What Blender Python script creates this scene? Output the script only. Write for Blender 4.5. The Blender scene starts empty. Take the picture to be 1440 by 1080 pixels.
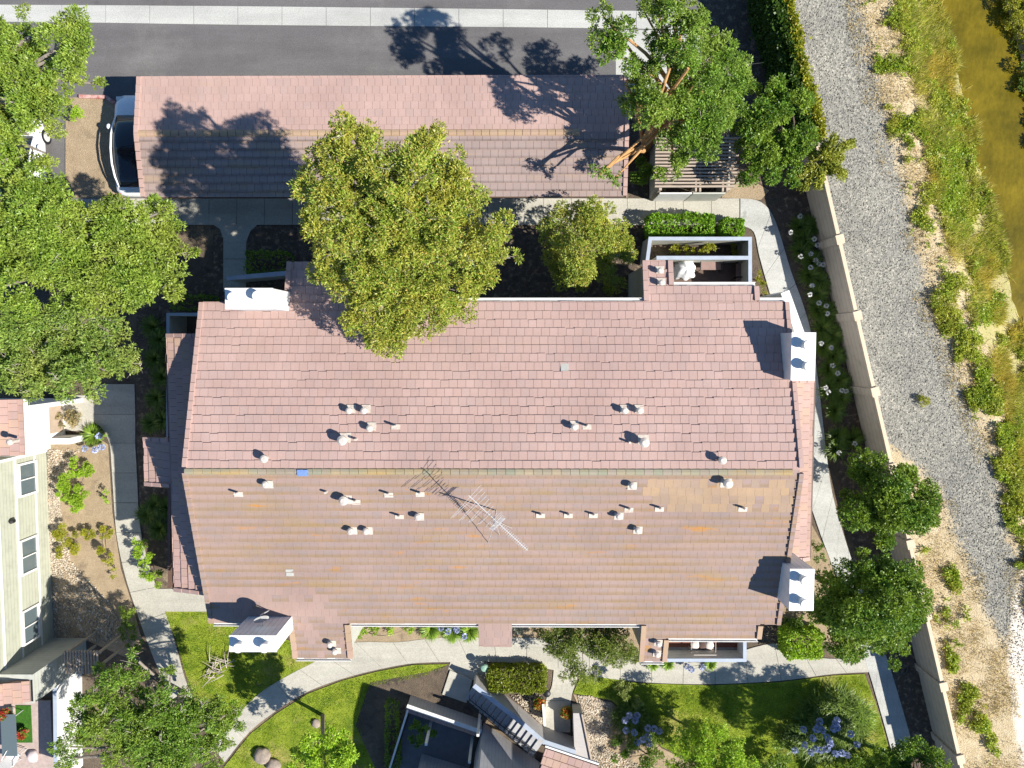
import bpy, bmesh, math, random
import numpy as np
from mathutils import Vector, Matrix, Quaternion

SC = bpy.context.scene
COL = SC.collection
rng = np.random.default_rng(7)
random.seed(7)

# ------------------------------------------------------------------ camera
H, F = 34.0, 1000.0              # height over the ground (m), focal length in photo pixels (1440 wide)
DC = Vector((8 / F, 62 / F, -1)).normalized()
QC = DC.rotation_difference(Vector((0, 0, -1)))
cam = bpy.data.cameras.new('camera'); cam.sensor_fit = 'HORIZONTAL'; cam.sensor_width = 36
cam.lens = 36 * F / 1440; cam.clip_end = 2000
co = bpy.data.objects.new('camera', cam); COL.objects.link(co)
co.location = (0, 0, H); co.rotation_mode = 'QUATERNION'; co.rotation_quaternion = QC
SC.camera = co

# ------------------------------------------------------------------ light
SUN_EL, SUN_AZ = math.radians(42), math.radians(-19)     # azimuth from +x, towards the viewer's lower right
SDIR = Vector((math.cos(SUN_EL) * math.cos(SUN_AZ), math.cos(SUN_EL) * math.sin(SUN_AZ), math.sin(SUN_EL)))
wd = bpy.data.worlds.new('World'); SC.world = wd; wd.use_nodes = True
wn = wd.node_tree.nodes; wl = wd.node_tree.links
sky = wn.new('ShaderNodeTexSky'); sky.sky_type = 'NISHITA'; sky.sun_disc = False
sky.sun_elevation = SUN_EL; sky.sun_rotation = math.radians(90) - SUN_AZ
sky.air_density = 1.4; sky.dust_density = 0.0; sky.ozone_density = 10.0
wl.new(sky.outputs[0], wn['Background'].inputs[0]); wn['Background'].inputs[1].default_value = 0.073
sl = bpy.data.lights.new('sun', 'SUN'); sl.energy = 5.0; sl.angle = math.radians(0.5); sl.color = (1.0, 0.95, 0.86)
so = bpy.data.objects.new('sun', sl); COL.objects.link(so)
so.rotation_mode = 'QUATERNION'; so.rotation_quaternion = SDIR.to_track_quat('Z', 'Y'); so.location = SDIR * 60
SC.view_settings.view_transform = 'Standard'; SC.view_settings.look = 'None'
SC.view_settings.exposure = 0.85; SC.view_settings.gamma = 1
SC.render.engine = 'CYCLES'
try:
    SC.cycles.max_bounces = 6; SC.cycles.diffuse_bounces = 3; SC.cycles.transmission_bounces = 4; SC.cycles.transparent_max_bounces = 8
    SC.cycles.use_denoising = True; SC.cycles.denoiser = 'OPENIMAGEDENOISE'
except Exception: pass

# ------------------------------------------------------------------ helpers
CAMP = Vector((0, 0, H))
def ray(px, py): return QC @ Vector(((px - 720) / F, (540 - py) / F, -1))
def P(px, py, z=0.0):
    d = ray(px, py); t = (z - H) / d.z
    return CAMP + d * t
def PPL(px, py, o, n):                     # ray meets the plane through o with normal n
    d = ray(px, py); t = (o - CAMP).dot(n) / d.dot(n)
    return CAMP + d * t
def X(px, z, py=540): return P(px, py, z).x
def Y(py, z, px=720): return P(px, py, z).y

def tag(o, label=None, cat=None, group=None, kind=None):
    if label: o['label'] = label
    if cat: o['category'] = cat
    if group: o['group'] = group
    if kind: o['kind'] = kind
    return o
def thing(name, label, cat, loc, group=None, rz=0):
    o = bpy.data.objects.new(name, None); COL.objects.link(o); o.empty_display_size = .3
    o.location = loc; o.rotation_euler = (0, 0, rz)
    return tag(o, label, cat, group)
def wloc(o):
    v = Vector((0, 0, 0))
    while o is not None: v = v + o.location; o = o.parent
    return v
def link(name, me, mats, parent=None, origin=None):
    """vertices are in world space; they are shifted to the parent's (or the given) origin"""
    o = bpy.data.objects.new(name, me); COL.objects.link(o)
    for m in (mats if isinstance(mats, (list, tuple)) else [mats]): me.materials.append(m)
    if parent is not None:
        w = wloc(parent); o.parent = parent
        me.transform(Matrix.Translation(-w))
    elif origin is not None:
        me.transform(Matrix.Translation(-Vector(origin))); o.location = origin
    return o
class MB:
    def __init__(s): s.v = []; s.f = []; s.mi = []; s.cur = 0
    def add(s, vs, fs):
        b = len(s.v); s.v += [tuple(v) for v in vs]; s.f += [[i + b for i in f] for f in fs]; s.mi += [s.cur] * len(fs); return s
    def box(s, c, d, rz=0, M=None):
        c = Vector(c); hx, hy, hz = d[0] / 2, d[1] / 2, d[2] / 2
        R = M if M is not None else Matrix.Rotation(rz, 3, 'Z')
        vs = [c + R @ Vector((x, y, z)) for z in (-hz, hz) for x, y in ((-hx, -hy), (hx, -hy), (hx, hy), (-hx, hy))]
        return s.add(vs, [[3, 2, 1, 0], [4, 5, 6, 7], [0, 1, 5, 4], [1, 2, 6, 5], [2, 3, 7, 6], [3, 0, 4, 7]])
    def bb(s, x0, x1, y0, y1, z0, z1):
        return s.box(((x0 + x1) / 2, (y0 + y1) / 2, (z0 + z1) / 2), (abs(x1 - x0), abs(y1 - y0), abs(z1 - z0)))
    def beam(s, a, b, w, h):
        a, b = Vector(a), Vector(b); d = b - a; L = d.length
        x = d.normalized(); up = Vector((0, 0, 1)) if abs(x.z) < .95 else Vector((0, 1, 0))
        y = up.cross(x).normalized(); z = x.cross(y)
        M = Matrix((x, y, z)).transposed()
        return s.box((a + b) / 2, (L, w, h), M=M)
    def prism(s, poly, z0, z1):
        n = len(poly); a = sum(poly[i][0] * poly[(i + 1) % n][1] - poly[(i + 1) % n][0] * poly[i][1] for i in range(n))
        if a < 0: poly = poly[::-1]
        vs = [(p[0], p[1], z0) for p in poly] + [(p[0], p[1], z1) for p in poly]
        fs = [list(range(n))[::-1], list(range(n, 2 * n))] + [[i, (i + 1) % n, n + (i + 1) % n, n + i] for i in range(n)]
        return s.add(vs, fs)
    def tube(s, pts, rad, n=6, cap=True):
        pts = [Vector(p) for p in pts]
        if not isinstance(rad, (list, tuple)): rad = [rad] * len(pts)
        vs = []; fs = []
        ref = None
        for i, p in enumerate(pts):
            t = (pts[min(i + 1, len(pts) - 1)] - pts[max(i - 1, 0)]).normalized()
            if ref is None: ref = Vector((0, 0, 1)) if abs(t.z) < .9 else Vector((1, 0, 0))
            u = (ref - t * ref.dot(t))
            if u.length < 1e-4: u = t.orthogonal()
            u.normalize(); ref = u; w = t.cross(u)
            for k in range(n):
                a = 2 * math.pi * k / n
                vs.append(p + (u * math.cos(a) + w * math.sin(a)) * rad[i])
        for i in range(len(pts) - 1):
            for k in range(n):
                fs.append([i * n + k, i * n + (k + 1) % n, (i + 1) * n + (k + 1) % n, (i + 1) * n + k])
        if cap: fs.append(list(range(n))[::-1]); fs.append([(len(pts) - 1) * n + k for k in range(n)])
        return s.add(vs, fs)
    def lathe(s, c, prof, n=16):
        c = Vector(c); vs = []; fs = []
        for r, z in prof:
            for k in range(n):
                a = 2 * math.pi * k / n; vs.append(c + Vector((r * math.cos(a), r * math.sin(a), z)))
        for i in range(len(prof) - 1):
            for k in range(n): fs.append([i * n + k, i * n + (k + 1) % n, (i + 1) * n + (k + 1) % n, (i + 1) * n + k])
        fs.append(list(range(n))[::-1]); fs.append([(len(prof) - 1) * n + k for k in range(n)])
        return s.add(vs, fs)
    def build(s, name, mat, parent=None, origin=None, smooth=False, bevel=0):
        me = bpy.data.meshes.new(name); me.from_pydata(s.v, [], s.f); me.update()
        if bevel:
            bm = bmesh.new(); bm.from_mesh(me)
            bmesh.ops.bevel(bm, geom=[e for e in bm.edges], offset=bevel, segments=2, profile=.6, affect='EDGES', clamp_overlap=True)
            bm.to_mesh(me); bm.free()
        if smooth: me.shade_smooth()
        if not bevel and len(set(s.mi)) > 1: me.polygons.foreach_set('material_index', s.mi)
        return link(name, me, mat, parent, origin)
def mesh_np(name, V, Q, mat, parent=None, origin=None, mi=None):
    V = np.asarray(V, dtype=np.float32); Q = np.asarray(Q, dtype=np.int32)
    me = bpy.data.meshes.new(name); k = Q.shape[1]
    me.vertices.add(len(V)); me.vertices.foreach_set('co', V.ravel())
    me.loops.add(Q.size); me.loops.foreach_set('vertex_index', Q.ravel())
    me.polygons.add(len(Q)); me.polygons.foreach_set('loop_start', np.arange(0, Q.size, k, dtype=np.int32))
    try: me.polygons.foreach_set('loop_total', np.full(len(Q), k, dtype=np.int32))
    except Exception: pass
    if mi is not None: me.polygons.foreach_set('material_index', np.asarray(mi, dtype=np.int32))
    me.update(calc_edges=True)
    return link(name, me, mat, parent, origin)
def copy_tree(o, parent=None):
    c = o.copy(); COL.objects.link(c); c.parent = parent
    for ch in list(o.children): copy_tree(ch, c)
    return c

# ------------------------------------------------------------------ materials
def lin(c):
    return tuple((x / 255 / 12.92 if x / 255 <= .04045 else ((x / 255 + .055) / 1.055) ** 2.4) for x in c)
def newmat(name):
    m = bpy.data.materials.new(name); m.use_nodes = True
    nt = m.node_tree; b = nt.nodes['Principled BSDF']
    return m, nt, b
def ramp(nt, stops, interp='LINEAR'):
    r = nt.nodes.new('ShaderNodeValToRGB'); e = r.color_ramp.elements; r.color_ramp.interpolation = interp
    while len(e) < len(stops): e.new(.5)
    for i, (p, c) in enumerate(stops): e[i].position = p; e[i].color = (*c, 1)
    return r
def coord(nt, scale=(1, 1, 1), which='Object'):
    t = nt.nodes.new('ShaderNodeTexCoord'); mp = nt.nodes.new('ShaderNodeMapping'); mp.inputs['Scale'].default_value = scale
    nt.links.new(t.outputs[which], mp.inputs[0]); return mp.outputs[0]
def noise(nt, co_, scale, detail=4, rough=.6):
    n = nt.nodes.new('ShaderNodeTexNoise'); n.inputs['Scale'].default_value = scale
    n.inputs['Detail'].default_value = detail; n.inputs['Roughness'].default_value = rough
    nt.links.new(co_, n.inputs[0]); return n.outputs[0]
def mixc(nt, fac, a, b, mode='MIX'):
    m = nt.nodes.new('ShaderNodeMix'); m.data_type = 'RGBA'; m.blend_type = mode
    for s_, v in ((m.inputs[0], fac), (m.inputs[6], a), (m.inputs[7], b)):
        if hasattr(v, 'node'): nt.links.new(v, s_)
        elif isinstance(v, (int, float)): s_.default_value = v
        else: s_.default_value = (*v, 1)
    return m.outputs[2]
def math_(nt, op, a, b=0.5, clamp=False):
    m = nt.nodes.new('ShaderNodeMath'); m.operation = op; m.use_clamp = clamp
    for s_, v in ((m.inputs[0], a), (m.inputs[1], b)):
        if hasattr(v, 'node'): nt.links.new(v, s_)
        else: s_.default_value = v
    return m.outputs[0]
def bump(nt, b, h, dist, strength=1.0):
    n = nt.nodes.new('ShaderNodeBump'); n.inputs['Distance'].default_value = dist; n.inputs['Strength'].default_value = strength
    nt.links.new(h, n.inputs['Height']); nt.links.new(n.outputs[0], b.inputs['Normal'])
def plain(name, c, rough=.7, var=.12, scale=3, metal=0, bumpd=0, c2=None, sc=(1, 1, 1), detail=5):
    m, nt, b = newmat(name); co_ = coord(nt, sc)
    a = tuple(max(0, x * (1 - var)) for x in c); d = c2 or tuple(min(1, x * (1 + var)) for x in c)
    n = noise(nt, co_, scale, detail); r = ramp(nt, [(.3, a), (.7, d)]); nt.links.new(n, r.inputs[0])
    n2 = noise(nt, co_, scale * 14, 3); r2 = ramp(nt, [(.25, (.82, .82, .82)), (.75, (1, 1, 1))]); nt.links.new(n2, r2.inputs[0])
    col = mixc(nt, 1.0, r.outputs[0], r2.outputs[0], 'MULTIPLY'); nt.links.new(col, b.inputs['Base Color'])
    b.inputs['Roughness'].default_value = rough; b.inputs['Metallic'].default_value = metal
    if bumpd: bump(nt, b, n2, bumpd)
    return m
def leafmat(name, cols, trans=.35, zone=None, zscale=.5):
    """leaf colours picked per leaf; 'zone' mixes in a second tint over patches of the plant"""
    m, nt, b = newmat(name)
    g = nt.nodes.new('ShaderNodeNewGeometry')
    n = len(cols); r = ramp(nt, [(i / max(1, n - 1), c) for i, c in enumerate(cols)])
    nt.links.new(g.outputs['Random Per Island'], r.inputs[0]); col = r.outputs[0]
    if zone:
        co_ = coord(nt); nz = noise(nt, co_, zscale, 3); rz = ramp(nt, [(.45, (0, 0, 0)), (.62, (1, 1, 1))]); nt.links.new(nz, rz.inputs[0])
        mz = mixc(nt, .55, col, zone); col = mixc(nt, rz.outputs[0], col, mz)
    nv = noise(nt, coord(nt), 1.7, 3, .6); rv = ramp(nt, [(.34, (.68, .69, .66)), (.66, (1.15, 1.13, 1.1))]); nt.links.new(nv, rv.inputs[0]); col = mixc(nt, 1., col, rv.outputs[0], 'MULTIPLY')
    b.inputs['Roughness'].default_value = .42; b.inputs['Specular IOR Level'].default_value = .35
    nt.links.new(col, b.inputs['Base Color'])
    tr = nt.nodes.new('ShaderNodeBsdfTranslucent'); ms = nt.nodes.new('ShaderNodeMixShader'); ms.inputs[0].default_value = trans
    tc = mixc(nt, .35, col, (.35, .42, .02)); nt.links.new(tc, tr.inputs[0])
    nt.links.new(b.outputs[0], ms.inputs[1]); nt.links.new(tr.outputs[0], ms.inputs[2])
    nt.links.new(ms.outputs[0], nt.nodes['Material Output'].inputs[0])
    return m
def tilemat(name, cols, lichen=None, lscale=(.25, 1.2, 1), band=False):
    m, nt, b = newmat(name); g = nt.nodes.new('ShaderNodeNewGeometry')
    n = len(cols); r = ramp(nt, [(i / max(1, n - 1), c) for i, c in enumerate(cols)])
    nt.links.new(g.outputs['Random Per Island'], r.inputs[0]); col = r.outputs[0]
    co_ = coord(nt)
    big = noise(nt, co_, .35, 4); rb = ramp(nt, [(.3, (.86, .84, .84)), (.7, (1.06, 1.05, 1.04))]); nt.links.new(big, rb.inputs[0])
    col = mixc(nt, 1.0, col, rb.outputs[0], 'MULTIPLY')
    if lichen:
        cl = coord(nt, lscale)
        for k, (lc, sc_, amt, lo, hi) in enumerate(lichen):
            nz = noise(nt, cl, sc_, 6, .7); rl = ramp(nt, [(lo, (0, 0, 0)), (hi, (amt, amt, amt))]); nt.links.new(nz, rl.inputs[0])
            col = mixc(nt, rl.outputs[0], col, lc)
    if band:          # lower course edge: grime and lichen on main roof, painted gap shade on carport
        per, lo_, amt, bc = band
        sp = nt.nodes.new('ShaderNodeSeparateXYZ'); nt.links.new(co_, sp.inputs[0])
        fr = math_(nt, 'FRACT', math_(nt, 'MULTIPLY', sp.outputs[1], -per)); rr = ramp(nt, [(lo_, (0, 0, 0)), (min(.97, lo_ + .3), (1, 1, 1))]); nt.links.new(fr, rr.inputs[0])
        nz = noise(nt, coord(nt, (.35, 1.2, 1)), .9, 6, .7); rl = ramp(nt, [(.36, (amt * .4,) * 3), (.62, (amt,) * 3)]); nt.links.new(nz, rl.inputs[0])
        col = mixc(nt, math_(nt, 'MULTIPLY', rr.outputs[0], rl.outputs[0]), col, bc)
    fine = noise(nt, co_, 40, 3); rf = ramp(nt, [(.3, (.84, .84, .84)), (.7, (1.05, 1.05, 1.05))]); nt.links.new(fine, rf.inputs[0])
    col = mixc(nt, 1.0, col, rf.outputs[0], 'MULTIPLY')
    nt.links.new(col, b.inputs['Base Color']); b.inputs['Roughness'].default_value = .85; b.inputs['Specular IOR Level'].default_value = .25
    bump(nt, b, fine, .004)
    return m
def groundmat(name, layers, bumpd=.03, rough=.95, which='Object', worn=False):
    """layers: (colour a, colour b, scale, mask scale, mask lo, mask hi); the first has no mask"""
    m, nt, b = newmat(name); co_ = coord(nt, which=which); col = None
    for a, d, s_, ms_, lo, hi in layers:
        n = noise(nt, co_, s_, 6, .7); r = ramp(nt, [(.32, a), (.68, d)]); nt.links.new(n, r.inputs[0])
        if col is None: col = r.outputs[0]
        else:
            k = noise(nt, co_, ms_, 5, .65); rk = ramp(nt, [(lo, (0, 0, 0)), (hi, (1, 1, 1))]); nt.links.new(k, rk.inputs[0])
            col = mixc(nt, rk.outputs[0], col, r.outputs[0])
    f = noise(nt, co_, 22, 4, .7)
    rf = ramp(nt, [(.3, (.72, .72, .72)), (.7, (1.15, 1.15, 1.15))]); nt.links.new(f, rf.inputs[0])
    col = mixc(nt, 1.0, col, rf.outputs[0], 'MULTIPLY')
    if worn:         # stains, tyre wear along the lane and hairline cracks
        st = noise(nt, coord(nt, (.12, 1.3, 1)), .9, 5, .6); rs = ramp(nt, [(.35, (.86, .86, .86)), (.7, (1.1, 1.1, 1.1))]); nt.links.new(st, rs.inputs[0]); col = mixc(nt, 1., col, rs.outputs[0], 'MULTIPLY')
        sp = noise(nt, co_, 1.1, 2, .4); rp = ramp(nt, [(.72, (1, 1, 1)), (.80, (.68, .68, .68))]); nt.links.new(sp, rp.inputs[0]); col = mixc(nt, 1., col, rp.outputs[0], 'MULTIPLY')
    nt.links.new(col, b.inputs['Base Color']); b.inputs['Roughness'].default_value = rough; b.inputs['Specular IOR Level'].default_value = .1
    bump(nt, b, f, bumpd)
    return m
def siding(name, c, axis='z', pitch=.18, rough=.7):
    m, nt, b = newmat(name); t = coord(nt); sp = nt.nodes.new('ShaderNodeSeparateXYZ'); nt.links.new(t, sp.inputs[0])
    v = sp.outputs[{'x': 0, 'y': 1, 'z': 2}[axis]]
    fr = math_(nt, 'FRACT', math_(nt, 'DIVIDE', v, pitch)); r = ramp(nt, [(0, (.45, .45, .45)), (.1, (1, 1, 1)), (1, (.97, .97, .97))]); nt.links.new(fr, r.inputs[0])
    n = noise(nt, t, 2.5, 5); rn = ramp(nt, [(.25, tuple(x * .78 for x in c)), (.5, tuple(x * .95 for x in c)), (.75, c)]); nt.links.new(n, rn.inputs[0])
    col = mixc(nt, 1.0, rn.outputs[0], r.outputs[0], 'MULTIPLY'); nt.links.new(col, b.inputs['Base Color']); b.inputs['Roughness'].default_value = rough
    bump(nt, b, fr, .012)
    return m
def glassmat(name, c=(.015, .02, .025), rough=.08):
    m, nt, b = newmat(name); b.inputs['Base Color'].default_value = (*c, 1); b.inputs['Roughness'].default_value = rough
    b.inputs['Specular IOR Level'].default_value = .7
    n = noise(nt, coord(nt), 1.5, 2); bump(nt, b, n, .01, .4)
    return m

MT = {}
PINK = [(.415, .290, .256), (.445, .308, .270), (.425, .296, .258), (.455, .318, .282), (.41, .294, .263), (.44, .30, .26)]
MT['tile_n'] = tilemat('pink_roof_tile', PINK, [((.42, .30, .19), .8, .35, .60, .75), ((.30, .26, .24), 1.3, .5, .66, .78)])
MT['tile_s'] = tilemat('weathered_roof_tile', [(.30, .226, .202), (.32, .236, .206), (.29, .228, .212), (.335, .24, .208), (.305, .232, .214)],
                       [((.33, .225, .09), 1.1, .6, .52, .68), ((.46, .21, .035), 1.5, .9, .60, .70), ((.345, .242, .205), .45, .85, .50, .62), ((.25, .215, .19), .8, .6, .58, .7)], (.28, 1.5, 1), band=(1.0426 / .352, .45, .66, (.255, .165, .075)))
MT['tile_new'] = tilemat('tan_roof_tile', [(.36, .255, .165), (.40, .28, .18), (.32, .24, .185), (.42, .29, .17), (.34, .245, .19)], [((.30, .22, .16), 1.2, .6, .5, .66)])
MT['tile_mix'] = tilemat('faded_pink_tile', [(.345, .245, .21), (.37, .26, .222), (.335, .245, .215), (.355, .245, .205)])
MT['tile_skirt'] = tilemat('skirt_roof_tile', [(.42, .28, .235), (.45, .31, .235), (.39, .27, .24), (.46, .31, .265), (.43, .29, .25)])
MT['ridge'] = tilemat('ridge_cap', [(.30, .26, .18), (.33, .28, .22), (.28, .28, .20), (.38, .30, .20)], [((.42, .28, .10), 1.0, .8, .5, .66)])
MT['ridge_p'] = tilemat('carport_ridge_cap', [(.40, .28, .18), (.43, .31, .20), (.42, .29, .22)])
MT['white'] = plain('white_paint', (.76, .75, .71), .5, .06, 1.4, c2=(.82, .81, .78))
MT['white_side'] = siding('white_siding', (.80, .79, .76), 'z', .2)
MT['vent'] = plain('painted_vent_metal', (.56, .50, .44), .5, .2, 9)
MT['flash'] = plain('flashing_metal', (.58, .51, .43), .5, .2, 9)
MT['chim'] = siding('chimney_siding', (.76, .75, .73), 'x', .2)
MT['chimy'] = siding('chimney_siding_side', (.76, .75, .73), 'y', .2)
MT['wall'] = siding('pale_siding', (.50, .50, .44), 'z', .2)
MT['wall_green'] = siding('pale_green_siding', (.44, .45, .36), 'z', .2)
MT['wall_lav'] = siding('grey_siding', (.50, .49, .50), 'x', .16)
MT['trim'] = plain('pale_trim', (.72, .70, .66), .6, .06)
MT['bluecap'] = plain('pale_blue_cap', (.36, .41, .49), .6, .1)
MT['brown'] = plain('brown_fascia', (.12, .07, .05), .6, .15)
MT['asphalt'] = groundmat('asphalt', [((.125, .12, .12), (.15, .143, .143), .4, 1, 0, 1), ((.17, .165, .16), (.19, .18, .175), 2, .25, .55, .75)], .006, worn=True)
MT['conc'] = groundmat('concrete', [((.40, .38, .325), (.47, .45, .385), .7, 1, 0, 1), ((.33, .30, .25), (.38, .36, .31), 3, .5, .58, .8)], .004, worn=True)
MT['conc_w'] = groundmat('pale_concrete', [((.41, .41, .385), (.48, .48, .45), .6, 1, 0, 1), ((.34, .335, .31), (.38, .375, .345), 2, .6, .58, .78)], .004, worn=True)
MT['soil'] = groundmat('soil', [((.10, .078, .06), (.16, .125, .09), 1.2, 1, 0, 1), ((.22, .17, .11), (.28, .21, .14), 3, .35, .52, .66), ((.06, .05, .045), (.09, .07, .06), 5, 1.4, .55, .65)], .05)
MT['dry'] = groundmat('dry_soil', [((.31, .235, .15), (.40, .31, .205), 1.5, 1, 0, 1), ((.22, .165, .11), (.26, .20, .14), 4, 1.2, .55, .7)], .04)
MT['mulch'] = groundmat('dark_mulch', [((.08, .062, .05), (.15, .115, .09), 3, 1, 0, 1), ((.24, .18, .12), (.34, .26, .18), 11, 4, .52, .66), ((.30, .24, .15), (.36, .28, .19), 2, .5, .60, .72)], .05)
MT['lawn'] = groundmat('lawn', [((.16, .22, .018), (.29, .34, .04), 1.4, 1, 0, 1), ((.08, .14, .014), (.13, .19, .02), 5, 1.6, .46, .66), ((.32, .29, .08), (.40, .33, .12), 4, .55, .53, .70), ((.26, .18, .10), (.32, .23, .13), 4, .8, .66, .74)], .05)
MT['wood'] = plain('weathered_wood', (.42, .34, .27), .8, .15, 4, sc=(1, 6, 6))
MT['deck'] = plain('brown_deck', (.12, .075, .055), .7, .2, 3, sc=(1, 8, 1))
MT['black'] = plain('black_metal', (.015, .015, .017), .45, .1)
MT['steel'] = plain('galvanised_metal', (.55, .55, .55), .45, .08)
MT['barkg'] = plain('grey_bark', (.26, .22, .18), .9, .25, 5, bumpd=.02)
MT['barko'] = plain('orange_bark', (.50, .27, .10), .8, .25, 4, bumpd=.02)
MT['barkd'] = plain('dark_bark', (.10, .075, .055), .9, .25, 5, bumpd=.02)
MT['twig'] = plain('dead_twig', (.42, .36, .31), .9, .15, 5)
MT['wallcap'] = plain('wall_cap', (.62, .50, .36), .8, .08, 2)
MT['wallface'] = siding('wall_panel', (.50, .44, .38), 'z', .35, .85)
MT['glass'] = glassmat('dark_glass')
MT['winglass'] = glassmat('window_glass', (.10, .13, .14), .1)

# ------------------------------------------------------------------ setting
def sheet(name, pts, z, mat, kind='structure', th=0.0):
    w = [P(px, py, z) for px, py in pts]; mb = MB()
    if th: mb.prism([(p.x, p.y) for p in w], z - th, z)
    else:
        a = sum(w[i].x * w[(i + 1) % len(w)].y - w[(i + 1) % len(w)].x * w[i].y for i in range(len(w)))
        if a < 0: w = w[::-1]
        mb.add([(p.x, p.y, z) for p in w], [list(range(len(w)))])
    o = mb.build(name, mat); return tag(o, kind=kind)
def smooth_line(pts, n=6):
    out = []; p = [pts[0]] + list(pts) + [pts[-1]]
    for i in range(1, len(p) - 2):
        for k in range(n):
            t = k / n
            out.append(tuple(.5 * (2 * p[i][j] + (p[i + 1][j] - p[i - 1][j]) * t + (2 * p[i - 1][j] - 5 * p[i][j] + 4 * p[i + 1][j] - p[i + 2][j]) * t * t + (-p[i - 1][j] + 3 * p[i][j] - 3 * p[i + 1][j] + p[i + 2][j]) * t ** 3) for j in range(2)))
    out.append(pts[-1]); return out
def slabs(name, left, right, z, mat, length=1.5, gap=.018, th=.1, smooth=5):
    """a row of cast slabs between two edge lines (photo pixels, paired)"""
    L = smooth_line(left, smooth); R = smooth_line(right, smooth)
    L = [P(*p, z) for p in L]; R = [P(*p, z) for p in R]
    c = [(a + b) / 2 for a, b in zip(L, R)]; s = [0]
    for i in range(1, len(c)): s.append(s[-1] + (c[i] - c[i - 1]).length)
    n = max(1, round(s[-1] / length)); mb = MB()
    def at(t):
        for i in range(1, len(s)):
            if s[i] >= t - 1e-6:
                k = (t - s[i - 1]) / max(1e-6, s[i] - s[i - 1]); return L[i - 1].lerp(L[i], k), R[i - 1].lerp(R[i], k)
        return L[-1], R[-1]
    for k in range(n):
        t0 = s[-1] * k / n + gap / 2; t1 = s[-1] * (k + 1) / n - gap / 2
        ts = [t0] + [x for x in s if t0 + .05 < x < t1 - .05] + [t1]
        e = [at(t) for t in ts]
        dz = rng.uniform(-.004, .004)
        mb.prism([(a.x, a.y) for a, b in e] + [(b.x, b.y) for a, b in e[::-1]], z - th, z + dz)
    o = mb.build(name, mat); return tag(o, kind='structure')

WT = 2.05                                                     # property wall height
WA, WB = P(1088.5, -60, WT), P(1361, 1115, WT)
def wallx(y): return WA.x + (WB.x - WA.x) * (y - WA.y) / (WB.y - WA.y)
g = MB(); g.add([(-400, -400, -.02), (wallx(-400), -400, -.02), (wallx(400), 400, -.02), (-400, 400, -.02)], [[0, 1, 2, 3]])
tag(g.build('ground', MT['soil']), kind='structure')

# creek bank: gravel track, straw, slope down to the water, far bank
def ln(pts, z=0.0):
    w = [P(a, b, z) for a, b in pts]; w.sort(key=lambda p: p.y); return np.array([p.y for p in w]), np.array([p.x for p in w])
TOPL = ln([(1235, -80), (1242, 0), (1262, 135), (1285, 270), (1330, 420), (1385, 560), (1440, 760), (1500, 960), (1540, 1140)])
EDGE = ln([(1300, -80), (1313, 0), (1350, 110), (1368, 180), (1390, 280), (1421, 400), (1464, 560), (1530, 800), (1600, 1140)], -1.5)
FARL = ln([(1385, -80), (1396, 0), (1420, 90), (1440, 170), (1475, 300), (1510, 420), (1560, 640), (1620, 860), (1690, 1140)], -1.5)
GRL = ln([(1040, -80), (1110, 250), (1150, 400), (1215, 600), (1275, 640), (1318, 680), (1345, 760), (1385, 850), (1440, 950), (1530, 1140)])
GRR = ln([(1195, -80), (1208, 0), (1236, 130), (1270, 265), (1300, 400), (1352, 540), (1392, 640), (1420, 760), (1440, 850), (1600, 1140)])
PALE = ln([(1500, -80), (1480, 700), (1430, 820), (1416, 900), (1424, 1000), (1436, 1080), (1440, 1140)])
def ip(l, y): return np.interp(y, l[0], l[1])
def sst(t): t = np.clip(t, 0, 1); return t * t * (3 - 2 * t)
def vnoise(x, y, seed=0, oct=3):
    r = 0; a = 1; tot = 0
    for o in range(oct):
        xi = np.floor(x).astype(int); yi = np.floor(y).astype(int); fx = x - xi; fy = y - yi; fx = fx * fx * (3 - 2 * fx); fy = fy * fy * (3 - 2 * fy)
        def h(a_, b_):
            n = (a_ * 374761393 + b_ * 668265263 + (seed + o) * 974634777) & 0xffffffff
            n = ((n ^ (n >> 13)) * 1274126177) & 0xffffffff; return ((n ^ (n >> 16)) & 0xffff) / 65535.
        r = r + a * ((h(xi, yi) * (1 - fx) + h(xi + 1, yi) * fx) * (1 - fy) + (h(xi, yi + 1) * (1 - fx) + h(xi + 1, yi + 1) * fx) * fy)
        tot += a; a *= .5; x = x * 2.03; y = y * 2.03
    return r / tot
def bankz(x, y):
    t = ip(TOPL, y); e = ip(EDGE, y); f = ip(FARL, y)
    z = -1.5 * sst((x - t) / (e - t)) - .5 * sst((x - e) / 1.2) + 2.2 * sst((x - f + .6) / 4.0)
    return z + .12 * (vnoise(x * .9, y * .9, 3) - .5) * sst((x - t + 2) / 3)
ys = np.concatenate([[-400, -100, -50], np.arange(-32, 32.1, .4), [50, 100, 400]])
us = np.concatenate([np.arange(0, 22, .4), [24, 28, 40, 80, 380]])
GX = np.array([[wallx(y) + u for u in us] for y in ys]); GY = np.repeat(ys[:, None], len(us), 1); GZ = bankz(GX, GY) - .005
V = np.stack([GX, GY, GZ], -1).reshape(-1, 3); nu = len(us)
idx = np.arange(len(ys) * nu).reshape(len(ys), nu)
Q = np.stack([idx[:-1, :-1], idx[:-1, 1:], idx[1:, 1:], idx[1:, :-1]], -1).reshape(-1, 4)
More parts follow.
